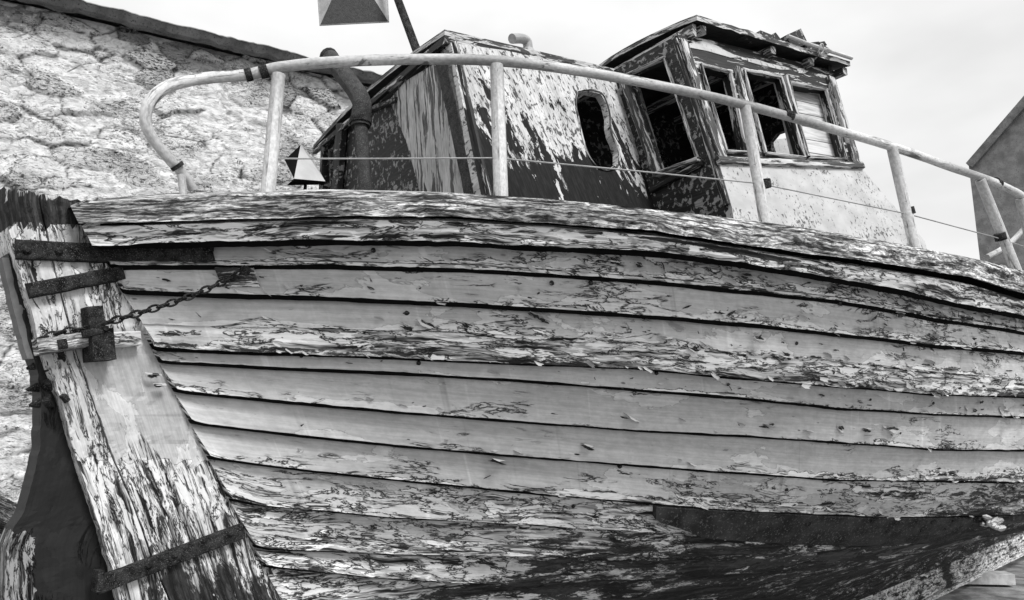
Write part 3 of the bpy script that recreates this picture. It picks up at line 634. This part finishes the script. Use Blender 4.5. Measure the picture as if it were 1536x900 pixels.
# fastenings and curled paint on the planking
def onhull(x, y, off=.026):
    s, b, z = hit(x, y, off); return W3(s, b, z), nrm3(s, z)
nails = [(455,429),(632,433),(808,440),(828,425),(955,453),(1080,468),(450,589),(622,605),(948,568),(887,425),(560,376),(782,370),(925,375),(1110,400),(452,534),(628,545),(770,498),(1092,577),(1305,600),(1222,598),(1440,612),(770,331),(497,325),(985,362),
    (455,638),(770,668),(1060,690),(700,750),(930,700),(1312,508),(1195,515),(610,470),(1400,605),(1338,722),(560,792),(860,760),(1180,735),(385,440),(1260,455),(985,560),(1350,650)]
for i, (x, y) in enumerate(nails):
    P, n = onhull(x, y, .026 if y > 340 else .06); g = MB(); r = .0065+.003*R.random()
    g.tube([P-n*.01, P+n*.0015, P+n*.0035], [r, r, r*.6], 9); g.build('nail_head', M['iron'], hull)
g = MB()
def flake(P, n, T, L, Wd, curl, lift):
    B = np.cross(n, T); rows = []; uvs = []
    for i in range(7):
        t = i/6; a = curl*t; rr = Wd/max(curl, .2); y_ = rr*math.sin(a); h = rr*(1-math.cos(a))+lift*t
        rows.append([P+B*y_+n*(h+.001)+T*L*(j/3-.5)*(math.sqrt(max(0, 1-t*t))*.9+.12+.5*nz(i*.9, j*1.3, L*99)) for j in range(4)]); uvs.append([(L*j/3+L*50, i*.01) for j in range(4)])
    g.grid(rows, uvs, smooth=True, flip=False, wear=[[0]*4]*7)
big = [(945,628,.09),(1075,640,.05),(1110,637,.06),(1150,640,.08),(1262,640,.07),(1300,643,.07),(1340,640,.07),(800,470,.05),(815,478,.05),(745,690,.07),(1232,414,.07),(1255,420,.05),(610,488,.05),(640,482,.06),(1200,390,.05),(1140,505,.06),
    (1060,385,.05),(1290,600,.04),(700,485,.04),(1180,530,.07),(1240,545,.06),(1040,520,.06),(1400,505,.06),(1460,505,.05),(1390,545,.07),(880,668,.06),(660,608,.04),(1020,630,.05),(1080,467,.05),(1500,560,.05),(1120,410,.06),(1330,640,.05),(230,560,.05),(240,575,.04),(1350,470,.06)]
for (x, y, L) in big:
    P, n = onhull(x, y, .026 if not 480 < y < 545 else .045); T = AX*(1 if R.random() < .5 else -1)+UP*R.uniform(-.3, .3); T -= n*(T@n); T /= np.linalg.norm(T)
    flake(P, n, T, L, L*R.uniform(.25, .45), R.uniform(1.0, 2.6), .004)
names = ['L1', 'L2', 'wBt', 'wBb', 'L4', 'L5', 'L6', 'L7', 'wAb']
for k in range(420):
    u = R.uniform(.05, 4.0); nm = R.choice(names); wgt = .25+.2*u; 
    if nm in ('wBb', 'wBt', 'L1'): wgt += .3
    if R.random() > wgt: continue
    z = float(Z[nm](u))+R.choice([.003, .005, .008, .012, .03]); s = spost(z)+.12+u; n = nrm3(s, z); off = .05 if nm == 'wBb' else .025
    P = W3(s, float(hb(s, z)), z)+n*off; T = AX*(1 if R.random() < .5 else -1)+UP*R.uniform(-.4, .4); T -= n*(T@n); T /= np.linalg.norm(T); L = R.uniform(.010, .040)*(1+.25*u)
    flake(P, n, T, L, L*R.uniform(.2, .5), R.uniform(.6, 2.4), .002)
SC = MB()
def scar(P, n, T, L, Wd, sd):
    B = np.cross(n, T); k = 11; c = SC.vert(P+n*.0016, (sd, 0), 1, .3); ids = []
    for i in range(k):
        a = 2*math.pi*i/k; rr_ = .65+.75*nz(math.cos(a)*1.7, math.sin(a)*1.7, sd); ids.append(SC.vert(P+n*.0013+T*math.cos(a)*L*.5*rr_+B*math.sin(a)*Wd*.5*rr_, (sd+math.cos(a)*L, math.sin(a)*Wd), 1, .3))
    for i in range(k): SC.face((c, ids[i], ids[(i+1) % k]))
for k in range(620):
    u = R.uniform(.05, 4.2); nm = R.choice(names); wgt = .15+.22*u
    if nm in ('wBb', 'wBt', 'L1', 'L2'): wgt += .25
    if R.random() > wgt: continue
    z = float(Z[nm](u))+abs(R.gauss(0, .028))+.003; s = spost(z)+.12+u; n = nrm3(s, z); off = .046 if nm == 'wBb' else .030
    P = W3(s, float(hb(s, z)), z)+n*off*(1-.2*R.random()); T = AX*R.choice([1, -1])+UP*R.choice([R.uniform(-.25, .25), R.uniform(-.25, .25), R.uniform(-1.5, 1.5)]); T -= n*(T@n); T /= np.linalg.norm(T)
    L = R.uniform(.008, .034)*(1+.3*u); scar(P, n, T, L, L*R.uniform(.12, .4), k*.77)
for (x, y, L) in big:
    P, n = onhull(x, y, .029 if not 480 < y < 545 else .047); T = AX+UP*R.uniform(-.2, .2); T -= n*(T@n); T /= np.linalg.norm(T); scar(P-UP*.008, n, T, L*1.2, L*.4, x*.1)
for (x, y) in nails:
    if y > 345: P, n = onhull(x, y, .030); scar(P, n, AX, R.uniform(.02, .05), R.uniform(.012, .022), x*.3)
sb = SC.build('bare_wood_scar', M['scar'], hull); sb['kind'] = 'stuff'
o = g.build('curled_paint', M['hull'], hull); o['kind'] = 'stuff'

# ------------------------------------------------------------------ deckhouse and wheelhouse
dE = ray(-55, 673); E = np.array([dE[0], dE[1], 0]); E /= np.linalg.norm(E)     # aft walls run this way (away, to the left)
def at_b(x, y, b):
    d = ray(x, y); t = (b-NB)/(d@NV); return CAM+d*t
def at_s(x, y, s):
    d = ray(x, y); t = (s+S0)/(d@AX); return CAM+d*t
def at_z(x, y, z):
    d = ray(x, y); return CAM+d*((z-EYE)/d[2])
c0b = at_b(727, 277, .66); c0t = at_s(676, 64, c0b@AX-S0-.02)
w0b = at_b(1096, 312, 1.10); w0t = at_s(1016, 52, w0b@AX-S0)
w1t = at_z(1248, 112, w0t[2]+.12)
WAFT = Plane(w0b, E, w0t-w0b); WSIDE = Plane(w0b, w1t-w0t, w0t-w0b)
DAFT = Plane(c0b, E, c0t-c0b); q3 = WAFT.p(WAFT.px(975, 290)); DSIDE = Plane(c0b, q3-c0b, c0t-c0b)
def pp(pl, *pts, w=0.): return [pl.px(x, y, w) for x, y in pts]
def frame_bars(pl, pts, wpx, dep, name, mat, parent, w0=.0, closed=True, seed=0):
    g = MB(); n = len(pts)
    for i in range(n if closed else n-1): pbar(g, pl, pts[i], pts[(i+1) % n], wpx, w0+i*.0015, dep, seed+i*3)
    return g.build(name, mat, parent)
# deckhouse side wall with the port
port = [(866,139),(884,137),(901,141),(909,155),(914,175),(914,190),(917,203),(922,214),(927,228),(927,244),(916,253),(900,252),(889,243),(880,226),(873,203),(868,180),(864,158)]
g = MB(); g.slab(DSIDE, pp(DSIDE, (676,64),(818,84),(925,104),(960,130),(985,215),(1005,330),(940,330),(727,320)), [pp(DSIDE, *port)], thick=.035, w0=0)
dk = keep(g, 'deckhouse', M['peel'])
pc = [DSIDE.px(x, y) for x, y in port]; pm_ = sum(pc)/len(pc)
g = MB(); ring = catmull([DSIDE.p(pm_+(q-pm_)*1.03, .004) for q in pc+pc[:1]], 4); g.tube(ring, .005, 6, caps=False); g.build('port_rim', M['chipw'], dk)
# aft wall of the deckhouse in panels
g = MB(); g.slab(DAFT, pp(DAFT, (663,70),(676,64),(727,320),(492,320),(489,232),(485,216),(560,148)), thick=.03, w0=-.01)
g.build('aft_wall', M['dull'], dk)
g = MB(); g.slab(DAFT, pp(DAFT, (586,150),(610,122),(652,97),(665,110),(702,282),(712,320),(640,320),(612,215)), thick=.012, w0=.006)
g.build('pale_panel', M['peelaft'], dk)
g = MB(); pbar(g, DAFT, (534,172), (598,150), 8, .0, .02, 3); pbar(g, DAFT, (516,186), (508,300), 24, .0, .03, 13); pbar(g, DAFT, (497,225), (500,300), 8, .0, .015, 15); g.build('aft_batten', M['dull'], dk)
g = MB(); pbar(g, DAFT, (668,85), (716,300), 30, .0, .03, 17); cb = g.build('corner_post', M['pipeblack'], dk)
g = MB(); pbar(g, DSIDE, (681,66), (733,300), 9, .0, .018, 19); g.build('corner_bead', M['chip'], dk)
# roof of the deckhouse: edges follow both walls
RT0 = c0t+UP*.035; far_l = DAFT.p(DAFT.px(470, 219))
a0 = at_z(667, 44, c0t[2]+.05); a1 = at_z(470, 217, 0) if False else None
d = ray(470, 217); 
rn = np.cross(E, q3-c0b); rl = CAM+d*(((a0-CAM)@np.array([AX[0], AX[1], 0]) )/(d@np.array([AX[0], AX[1], 0])))  # same station as near corner
tpl = Plane(a0, E, UP); rl = tpl.p(tpl.px(470, 217)); spl = Plane(a0, DSIDE.U, DSIDE.V); rr_ = spl.p(spl.px(925, 104)); 
g = MB(); Lr = rl-a0; Sr = rr_-a0; P1, P2 = [], []
for i in range(13):
    f = i/12; P1.append([a0+Lr*j/8+Sr*f+UP*(.05*math.sin(math.pi*j/8)+.004*nz(i, j)) for j in range(9)])
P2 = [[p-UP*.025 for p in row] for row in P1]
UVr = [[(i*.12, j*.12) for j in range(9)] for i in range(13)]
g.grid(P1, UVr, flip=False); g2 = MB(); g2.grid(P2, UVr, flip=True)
g.grid([[P1[0][j] for j in range(9)], [P2[0][j] for j in range(9)]], [[(j*.12, 0) for j in range(9)], [(j*.12, .03) for j in range(9)]])
g.grid([[P1[i][0] for i in range(13)], [P2[i][0] for i in range(13)]], [[(i*.12, 0) for i in range(13)], [(i*.12, .03) for i in range(13)]])
rf = g.build('roof', M['chipw'], dk); g2.build('roof_lining', M['lining'], rf)
g = MB(); n_ = 14
def fasc(a, b, drop, th, side, g, seed):
    L = np.linalg.norm(b-a); g.box(a-UP*drop, b-a, UP*drop, side*th, seed=seed)
fasc(a0-UP*.026, rr_-UP*.026, .035, .02, -DSIDE.W, g, 1); fasc(a0-UP*.026, rl-UP*.026, .03, .02, -DAFT.W, g, 2)
g.build('fascia', M['chip'], dk)
# far wall and floor close the deckhouse
g = MB(); top = rl-UP*.05; bot = np.array([top[0], top[1], 2.2]); g.box(bot+E*-.15, Sr*1.0, UP*(top[2]-2.2), E*.03); g.build('far_wall', M['dull'], dk)

# --- wheelhouse
eave0, eave1 = (1016,52), (1248,112)
w1 = [(1050,98),(1094,109),(1119,230),(1088,228)]; w2 = [(1115,107),(1170,117),(1206,238),(1147,231)]; w3 = [(1183,125),(1238,135),(1268,240),(1210,237)]
g = MB(); g.slab(WSIDE, pp(WSIDE, (1016,48),(1250,106),(1290,252),(1076,243)), [pp(WSIDE, *w1), pp(WSIDE, *w2), pp(WSIDE, *w3)], thick=.05)
wh = keep(g, 'wheelhouse', M['chip'])
g = MB(); g.slab(WSIDE, pp(WSIDE, (1076,243),(1290,252),(1330,300),(1385,362),(1400,420),(1110,400),(1096,312)), thick=.04, w0=.008); g.build('side_panel', M['wh'], wh)
g = MB(); pbar(g, WSIDE, (1074,242), (1291,250), 11, .006, .022, 4); g.build('sill', M['chipw'], wh)
for k, wq in enumerate((w1, w2, w3)):
    frame_bars(WSIDE, wq, 5, .016, 'window_frame', M['bead'], wh, w0=.002, seed=k*11)
g = MB(); pbar(g, WSIDE, (1022,62), (1082,238), 15, .002, .020, 31); g.build('window_post', M['chipw'], wh)
g = MB(); pbar(g, WSIDE, (1103,104), (1134,232), 10, .002, .026, 35); g.build('window_post', M['chipw'], wh)
g = MB(); pbar(g, WSIDE, (1176,117), (1208,238), 7, .002, .026, 37); g.build('window_post', M['bead'], wh)
g = MB(); pbar(g, WSIDE, (1243,118), (1283,246), 14, .002, .022, 39); g.build('window_post', M['chipw'], wh)
g = MB(); g.slab(WSIDE, pp(WSIDE, (1178,118),(1248,135),(1272,243),(1206,240)), thick=.02, w0=-.055); g.build('boarded_window', M['boards'], wh)
g = MB(); pbar(g, WSIDE, (1240,130), (1268,242), 11, -.052, .035, 41); g.build('window_reveal', M['dull'], wh)
# inner jambs seen through the two open windows
g = MB(); pbar(g, WSIDE, (1088,112), (1112,228), 12, -.12, .05, 43); g.build('inner_jamb', M['chipw'], wh)
g = MB(); pbar(g, WSIDE, (1164,118), (1196,236), 12, -.12, .05, 45); g.build('inner_jamb', M['dull'], wh)
# peeled patches under the eave
pat = [[(1033,66),(1052,62),(1072,68),(1090,78),(1112,88),(1112,86),(1095,87),(1060,77),(1034,72)], [(1120,88),(1135,90),(1150,95),(1172,100),(1184,105),(1170,105),(1140,98),(1122,93)], [(1195,104),(1212,107),(1206,111),(1196,110)]]
g = MB()
for q in pat: g.slab(WSIDE, pp(WSIDE, *q), thick=.004, w0=.0045)
g.build('pale_patch', M['wh'], wh)
# aft wall
aw = [(941,114),(997,88),(1047,240),(990,259)]
g = MB(); g.slab(WAFT, pp(WAFT, (915,108),(1016,52),(1096,312),(1110,400),(975,400),(950,240)), [pp(WAFT, *aw)], thick=.045, w0=-.001); g.build('aft_wall', M['dull'], wh)
g = MB(); pbar(g, WAFT, (937,118), (989,262), 12, .002, .03, 51); g.build('window_frame', M['chipw'], wh)
g = MB(); pbar(g, WAFT, (998,88), (1049,242), 4, .002, .02, 53); pbar(g, WAFT, (942,113), (999,87), 5, .003, .02, 54); pbar(g, WAFT, (988,262), (1052,240), 9, .004, .03, 55); g.build('window_frame', M['bead'], wh)
g = MB(); pbar(g, WAFT, (978,286), (1056,244), 9, .003, .02, 57); g.build('loose_batten', M['chip'], wh)
g = MB(); g.box(flat(w0t, zf+.9)+E*.02-Wd*.02, flat(w0t-w0t, 0)+E*1.25, UP*(w0t[2]-zf-.9+.03), Wd*.02) if False else None
g = MB(); pbar(g, WAFT, (1012,60), (1091,308), 10, .002, .012, 59); g.build('corner_bead', M['chip'], wh)
# roof slab, rafters, battens
e0 = at_z(1045, 22, w0t[2]+.10); rs_pl = Plane(e0, w1t-w0t, UP); e1 = rs_pl.p(rs_pl.px(1275, 92)); ra_pl = Plane(e0, E, UP); e2 = ra_pl.p(ra_pl.px(912, 99))
S_ = e1-e0; A_v = (e2-e0)*1.6
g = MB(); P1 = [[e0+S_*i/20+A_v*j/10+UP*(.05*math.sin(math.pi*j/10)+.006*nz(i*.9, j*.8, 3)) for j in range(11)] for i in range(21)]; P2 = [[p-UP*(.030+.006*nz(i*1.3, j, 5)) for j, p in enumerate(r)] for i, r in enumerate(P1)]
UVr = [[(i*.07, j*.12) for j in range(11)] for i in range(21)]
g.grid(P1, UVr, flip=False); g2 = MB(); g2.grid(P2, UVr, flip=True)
for a_, b_ in ((P1[0], P2[0]), (P1[-1], P2[-1]), ([r[0] for r in P1], [r[0] for r in P2]), ([r[-1] for r in P1], [r[-1] for r in P2])):
    g.grid([a_, b_], [[(k*.09, 0) for k in range(len(a_))], [(k*.09, .03) for k in range(len(a_))]])
wr = g.build('roof', M['chipw'], wh); g2.build('roof_lining', M['lining'], wr)
Sn = S_/np.linalg.norm(S_); An = A_v/np.linalg.norm(A_v)
for k, f in enumerate((.035, .46, .72, .965)):
    g = MB(); a = e0+S_*f-UP*.034+An*.02; g.box(a-UP*.045, Sn*.04, An*1.2, UP*.043, seed=k+3); g.build('rafter', M['chipw'], wh)
g = MB(); g.box(e0+An*.03-UP*.10-Sn*.0, S_*.02, An*.9, UP*.066, seed=2); g.build('roof_bearer', M['chipw'], wh)
# white rod lashed under the front edge, loose scraps and a broken block on the roof
g = MB(); pts = [rs_pl.p(rs_pl.px(x, y), .015) for x, y in ((1178,56),(1210,68),(1240,78),(1274,89))]; g.tube(catmull(pts, 4), .011, 8); g.build('lashed_rod', M['tube'], wh)
g = MB(); c_ = rs_pl.px(1227, 76); g.tube([rs_pl.p(c_+np.array([.02*math.cos(a), .026*math.sin(a)]), .02+.012*math.sin(a)) for a in np.linspace(0, 6.28, 13)], .004, 6, caps=False)
g.tube([rs_pl.p(c_, .02)-UP*.02, rs_pl.p(c_, -.1)-UP*.07], .004, 6); g.build('lashing', M['tube'], wh)
g = MB(); q = rs_pl.px(1189, 60); g.slab(rs_pl, pp(rs_pl, (1186,49),(1208,39),(1219,62),(1196,70)), thick=.10, w0=-.03); g.build('broken_block', M['dull'], wh)
for q in ([(1118,47),(1130,46),(1133,55),(1120,52)], [(1138,56),(1143,44),(1168,54),(1174,60)], [(1158,54),(1166,47),(1176,60)], [(1216,62),(1232,60),(1253,74),(1246,79),(1214,72)], [(1228,62),(1240,60),(1244,66)]):
    g = MB(); g.slab(rs_pl, pp(rs_pl, *q), thick=.06, w0=-.01-.01*R.random()); g.build('roof_scrap', M['dull'], wh)
# inside: floor, far wall with a small window towards the sky, front wall
zf = 2.3; fw = A_v*1.0-An*.02
FP = Plane(w0t+fw*.97, S_, UP)
def flat(P, z): return np.array([P[0], P[1], z])
fa = w0b*0+flat(w0t+fw*.95, zf); Wd = w1t-w0t
FPp = Plane(fa, flat(Wd, 0.), UP); hole = [FPp.px(1148,190), FPp.px(1180,160), FPp.px(1212,160), FPp.px(1222,262), FPp.px(1165,262)]
Lw = np.linalg.norm(flat(Wd, 0.)); Hh = w0t[2]-zf+.05
hole = [np.array([min(max(q_[0], .1), Lw*1.02-.08), min(max(q_[1], .1), Hh-.1)]) for q_ in hole]
g = MB(); g.slab(FPp, [(0,0),(Lw*1.02,0),(Lw*1.02,Hh+.2),(0,Hh+.08)], [hole], thick=.04); g.build('far_wall', M['dull'], wh)
g = MB(); g.box(flat(w0t, zf), Wd*1.02, flat(fw, 0.)*.97, UP*.02); g.build('floor', M['deck'], wh)
bf = flat(w1t, zf)-flat(Wd, 0.)*.02; FR = Plane(bf, flat(fw, 0.), UP); Lf = float(np.linalg.norm(flat(fw, 0.))); Hf = w1t[2]-zf+.10
hf = [FR.px(x, y) for x, y in ((1156,212),(1166,200),(1178,196),(1192,236),(1198,262),(1160,262))]
g = MB(); g.slab(FR, [(.0,0),(Lf*.97,0),(Lf*.97,Hf),(.0,Hf)], [hf] if all(.03 < q_[0] < Lf*.95 and .05 < q_[1] < Hf-.05 for q_ in hf) else [], thick=.03); g.build('front_wall', M['dull'], wh); 
g = MB(); Q = Plane(fa-An*.25, flat(Wd, 0.), UP); g.slab(Q, pp(Q, (1158,210),(1180,207),(1186,236),(1168,240)), thick=.05); g.build('cabin_box', M['wh'], wh)

# ------------------------------------------------------------------ guard rail
def onrail(x, y, inset=.06):
    """point above the gunwale plan line, a little inboard"""
    d = ray(x, y); P = d[None, :]*TT[:, None]; b = P@NV+NB; s = P@AX-S0; f = b-(hb(s, np.full_like(s, 2.45))-inset); i = int(np.argmax(f < 0)); return CAM+d*TT[i]
rl_px = [(372,112),(420,101),(500,93),(620,89),(740,91),(860,105),(1000,131),(1120,158),(1250,194),(1350,224),(1430,252),(1500,277),(1545,302),(1600,345)]
loop = [(290,284),(276,262),(255,240),(233,213),(220,190),(220,165),(234,142),(262,126),(310,117)]
Pr = [onrail(x, y) for x, y in loop+rl_px]; K_ = len(loop)
# the end loop swings gently inboard instead of hugging the plan line
Pref = at_b(310, 117, float((Pr[K_]@NV)+NB)-.10)
for i, (x, y) in enumerate(loop): Pr[i] = at_b(x, y, (Pr[K_]@NV)+NB-.04-.012*(len(loop)-i))
rr = [.024]*len(Pr)
g = MB(); cc = catmull(Pr, 8); g.tube(cc, [(.0155+.004*min(1, i/50))*(1+.05*nz(i*.3, 2)) for i in range(len(cc))], 12); gr = keep(g, 'guard_rail', M['tube'])
def post(t, b, r=.022, inset=.06):
    B = onrail(*b, inset); T = onrail(*t, inset-.0)
    g = MB(); d = (B-T); g.tube([T+d*.0, T+d*.5, T+d*1.12], [r*.95, r, r*1.02], 12); g.build('post', M['tube'], gr); return T, B
post((418,112), (403,278), .024); post((745,98), (751,282), .0255); post((1118,160), (1146,322), .0225); post((1338,222), (1370,360), .0235); post((1470,270), (1520,395), .025)
g = MB(); g.tube([at_b(272,262, float(Pr[2]@NV+NB)), at_b(276,300, float(Pr[2]@NV+NB))], .013, 10); g.build('post', M['tube'], gr)
post((1530,298), (1560,420), .025)
for x, y, x2, y2 in ((368,113,378,111), (390,109,402,106), (1176,171,1188,175), (1493,272,1499,276), (264,247,268,252)):
    a = onrail(x, y); b = onrail(x2, y2)
    if x < 300: bq = float(Pr[2]@NV+NB); a, b = at_b(x, y, bq), at_b(x2, y2, bq)
    g = MB(); g.tube([a, b], .0222, 12); g.build('collar', M['iron'] if x != 738 else M['tube'], gr)
for x, y, x2, y2 in ((1145,270,1147,282), (1361,312,1364,322), (1499,350,1502,360)):
    g = MB(); g.tube([onrail(x, y), onrail(x2, y2)], .0275, 12); g.build('collar', M['iron'], gr)
g = MB(); g.tube(catmull([onrail(1480, 386, .30), onrail(1505, 372, .30), onrail(1530, 350, .25), onrail(1570, 300, .1)], 5), .017, 8); g.build('brace', M['tube'], gr)
wp = [(403,238),(560,238),(745,237),(950,256),(1137,275),(1362,321),(1500,358),(1560,378)]
g = MB(); g.tube([onrail(x, y) for x, y in wp], .0028, 6); keep(g, 'guard_wire', M['galv'])

# ------------------------------------------------------------------ exhaust, vent, mast, lamps
sE = float(c0b@AX-S0)-.06
pts = [at_s(x, y, sE) for x, y in ((494,86),(515,112),(536,140),(543,158),(541,176),(541,190))]
g = MB(); g.tube(catmull(pts, 5), .044, 14); ex = keep(g, 'exhaust_pipe', M['pipeblack']); g = MB(); g.tube([at_s(541, 186, sE), at_s(549, 290, sE)], .03, 12); g.build('downpipe', M['pipeblack'], ex)
g = MB(); g.tube([at_s(541,178,sE), at_s(541,186,sE)], .050, 14); g.build('clamp', M['iron'], ex)
g = MB(); c_ = at_s(494, 86, sE); dd = pts[0]-pts[1]; dd /= np.linalg.norm(dd); g.tube([c_-dd*.01, c_+dd*.012], [.046, .046], 14); g.build('pipe_lip', M['iron'], ex)
rp = Plane(a0+Lr*.25, DSIDE.U, UP)
pts = [rp.p(rp.px(x, y)) for x, y in ((768,58),(782,58),(790,62),(792,72),(792,90))]
g = MB(); g.tube(catmull(pts, 5), [.027]*21, 14); vt = keep(g, 'vent_pipe', M['galv'])
g = MB(); g.tube([pts[3]-UP*.01, pts[3]-UP*.03], .034, 14); g.build('flange', M['wh'], vt)
sM = sE+.35
ma = [at_s(634, 100, sM), at_s(597, 0, sM), at_s(572, -70, sM)]
g = MB(); g.tube(ma+[], [.028, .026, .024], 4); ms = keep(g, 'mast', M['iron'])
g = MB(); g.tube([at_s(634, 100, sM), at_s(640, 260, sM)], .03, 8); g.build('mast_foot', M['pipeblack'], ms)
def lamp(pl, rect, apex, dep, name, parent, mats):
    """open rectangular sheet-metal shade: rim outline in pixels and a sunken back"""
    R4 = [pl.p(q, .0) for q in pp(pl, *rect)]; A4 = [pl.p(q, -dep) for q in pp(pl, *apex)]
    g = MB()
    for i in range(4):
        a, b, c, d = R4[i], R4[(i+1) % 4], A4[(i+1) % 4], A4[i]
        g.face([g.vert(q, (k*.1, 0)) for k, q in enumerate((a, b, c, d))])
        o = (pl.W*-.004); g.face([g.vert(q+o, (k*.1, 0)) for k, q in enumerate((d, c, b, a))])
    g.face([g.vert(q, (k*.1, 0)) for k, q in enumerate(A4)])
    o = g.build(name, mats, parent); g = MB(); g.tube(R4+[R4[0]], .004, 6, caps=False); g.build('rim', M['galv'], o); return o
LP = Plane(at_s(530, 20, sM-.1), (1, .1, 0), (0, .35, 1))
R4 = [LP.p(q) for q in pp(LP, (474,-46), (579,-52), (583,33), (480,38))]; ap_ = LP.p(LP.px(528, -24), .15); bk4 = LP.p(LP.px(528, -5), -.10)
g = MB()
for i in (0, 1, 3): g.face([g.vert(q, (k*.1, 0)) for k, q in enumerate((R4[i], R4[(i+1) % 4], ap_))])
for i in range(4): g.face([g.vert(q, (k*.1, 0)) for k, q in enumerate((R4[(i+1) % 4], R4[i], bk4))])
fl = g.build('floodlight', M['galv'], ms); g = MB(); g.face([g.vert(q, (k*.1, 0)) for k, q in enumerate((R4[2], R4[3], ap_))]); g.build('shaded_face', M['shadeface'], ms)  # lower face gets a darker sheet that paints in its shade
g = MB(); g.tube(R4+[R4[0]], .004, 6, caps=False); g.build('rim', M['galv'], ms)
if 0: lamp(LP, [(474,-46),(579,-52),(583,33),(480,38)], [(526,-22),(530,-22),(530,-18),(526,-18)], -.16, 'floodlight', ms, M['galv'])
g = MB(); g.tube([at_s(572, -70, sM), LP.p(LP.px(528, -46), -.05), LP.p(LP.px(524, -8), -.15)], .01, 6); g.build('lamp_arm', M['iron'], ms)
# small pyramid shade standing behind the rail
q = onrail(447, 262, .25); LQ = Plane(q, (1, .0, 0), UP)
def q3d(x, y, w): return LQ.p(LQ.px(x, y, w), w)
ap = q3d(451, 217, .0); bl = q3d(427, 240, -.02); bf = q3d(441, 268, .10); br = q3d(488, 272, .02); bk_ = q3d(470, 240, -.16); lo = q3d(430, 278, .0); lo2 = q3d(486, 277, .0); lo3 = q3d(424, 278, -.1)
g = MB()
for tri in ((ap, bf, br), (ap, br, bk_), (ap, bk_, bl)): g.face([g.vert(p, (k*.1, 0)) for k, p in enumerate(tri)])
o = keep(g, 'lamp_shade', M['sheet'])
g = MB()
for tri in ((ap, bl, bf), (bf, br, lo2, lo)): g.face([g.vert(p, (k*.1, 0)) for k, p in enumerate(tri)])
g.build('shaded_faces', M['black'], o)  # left face and underside coloured black to paint in their shade
g = MB(); g.tube([lo*.5+lo2*.5, flat(lo*.5+lo2*.5, 2.2)], .006, 8); g.build('shade_stem', M['iron'], o)

# ------------------------------------------------------------------ loose things on the ground
kb = at_z(1478, 868, .06); g = MB()
g.box(kb+np.array([-.45, -.02, -.06]), np.array([.75, -.10, 0]), np.array([.05, .28, 0]), UP*.13)
tag(g.build('timber_block', M['block'], loc=tuple(kb-UP*.06), bevel=.006), 'short pale timber block on the ground beside the keel', 'timber block')
for k, (a, b, h, lab) in enumerate((((-60,800),(44,852),.10,'lower dark plank lying behind the rudder at the left edge'), ((-60,742),(40,790),.12,'upper dark plank stacked behind the rudder at the left edge'))):
    A1, B1 = CAM+ray(*a)*4.0, CAM+ray(*b)*4.6; g = MB(); dv = B1-A1; sd_ = np.cross(dv, UP); sd_ /= np.linalg.norm(sd_)
    g.box(A1, dv, UP*-h, sd_*.2, wear=.8, tar=.3); tag(g.build('plank', M['cap'], loc=tuple(A1)), lab, 'plank', group='planks stacked behind the rudder')
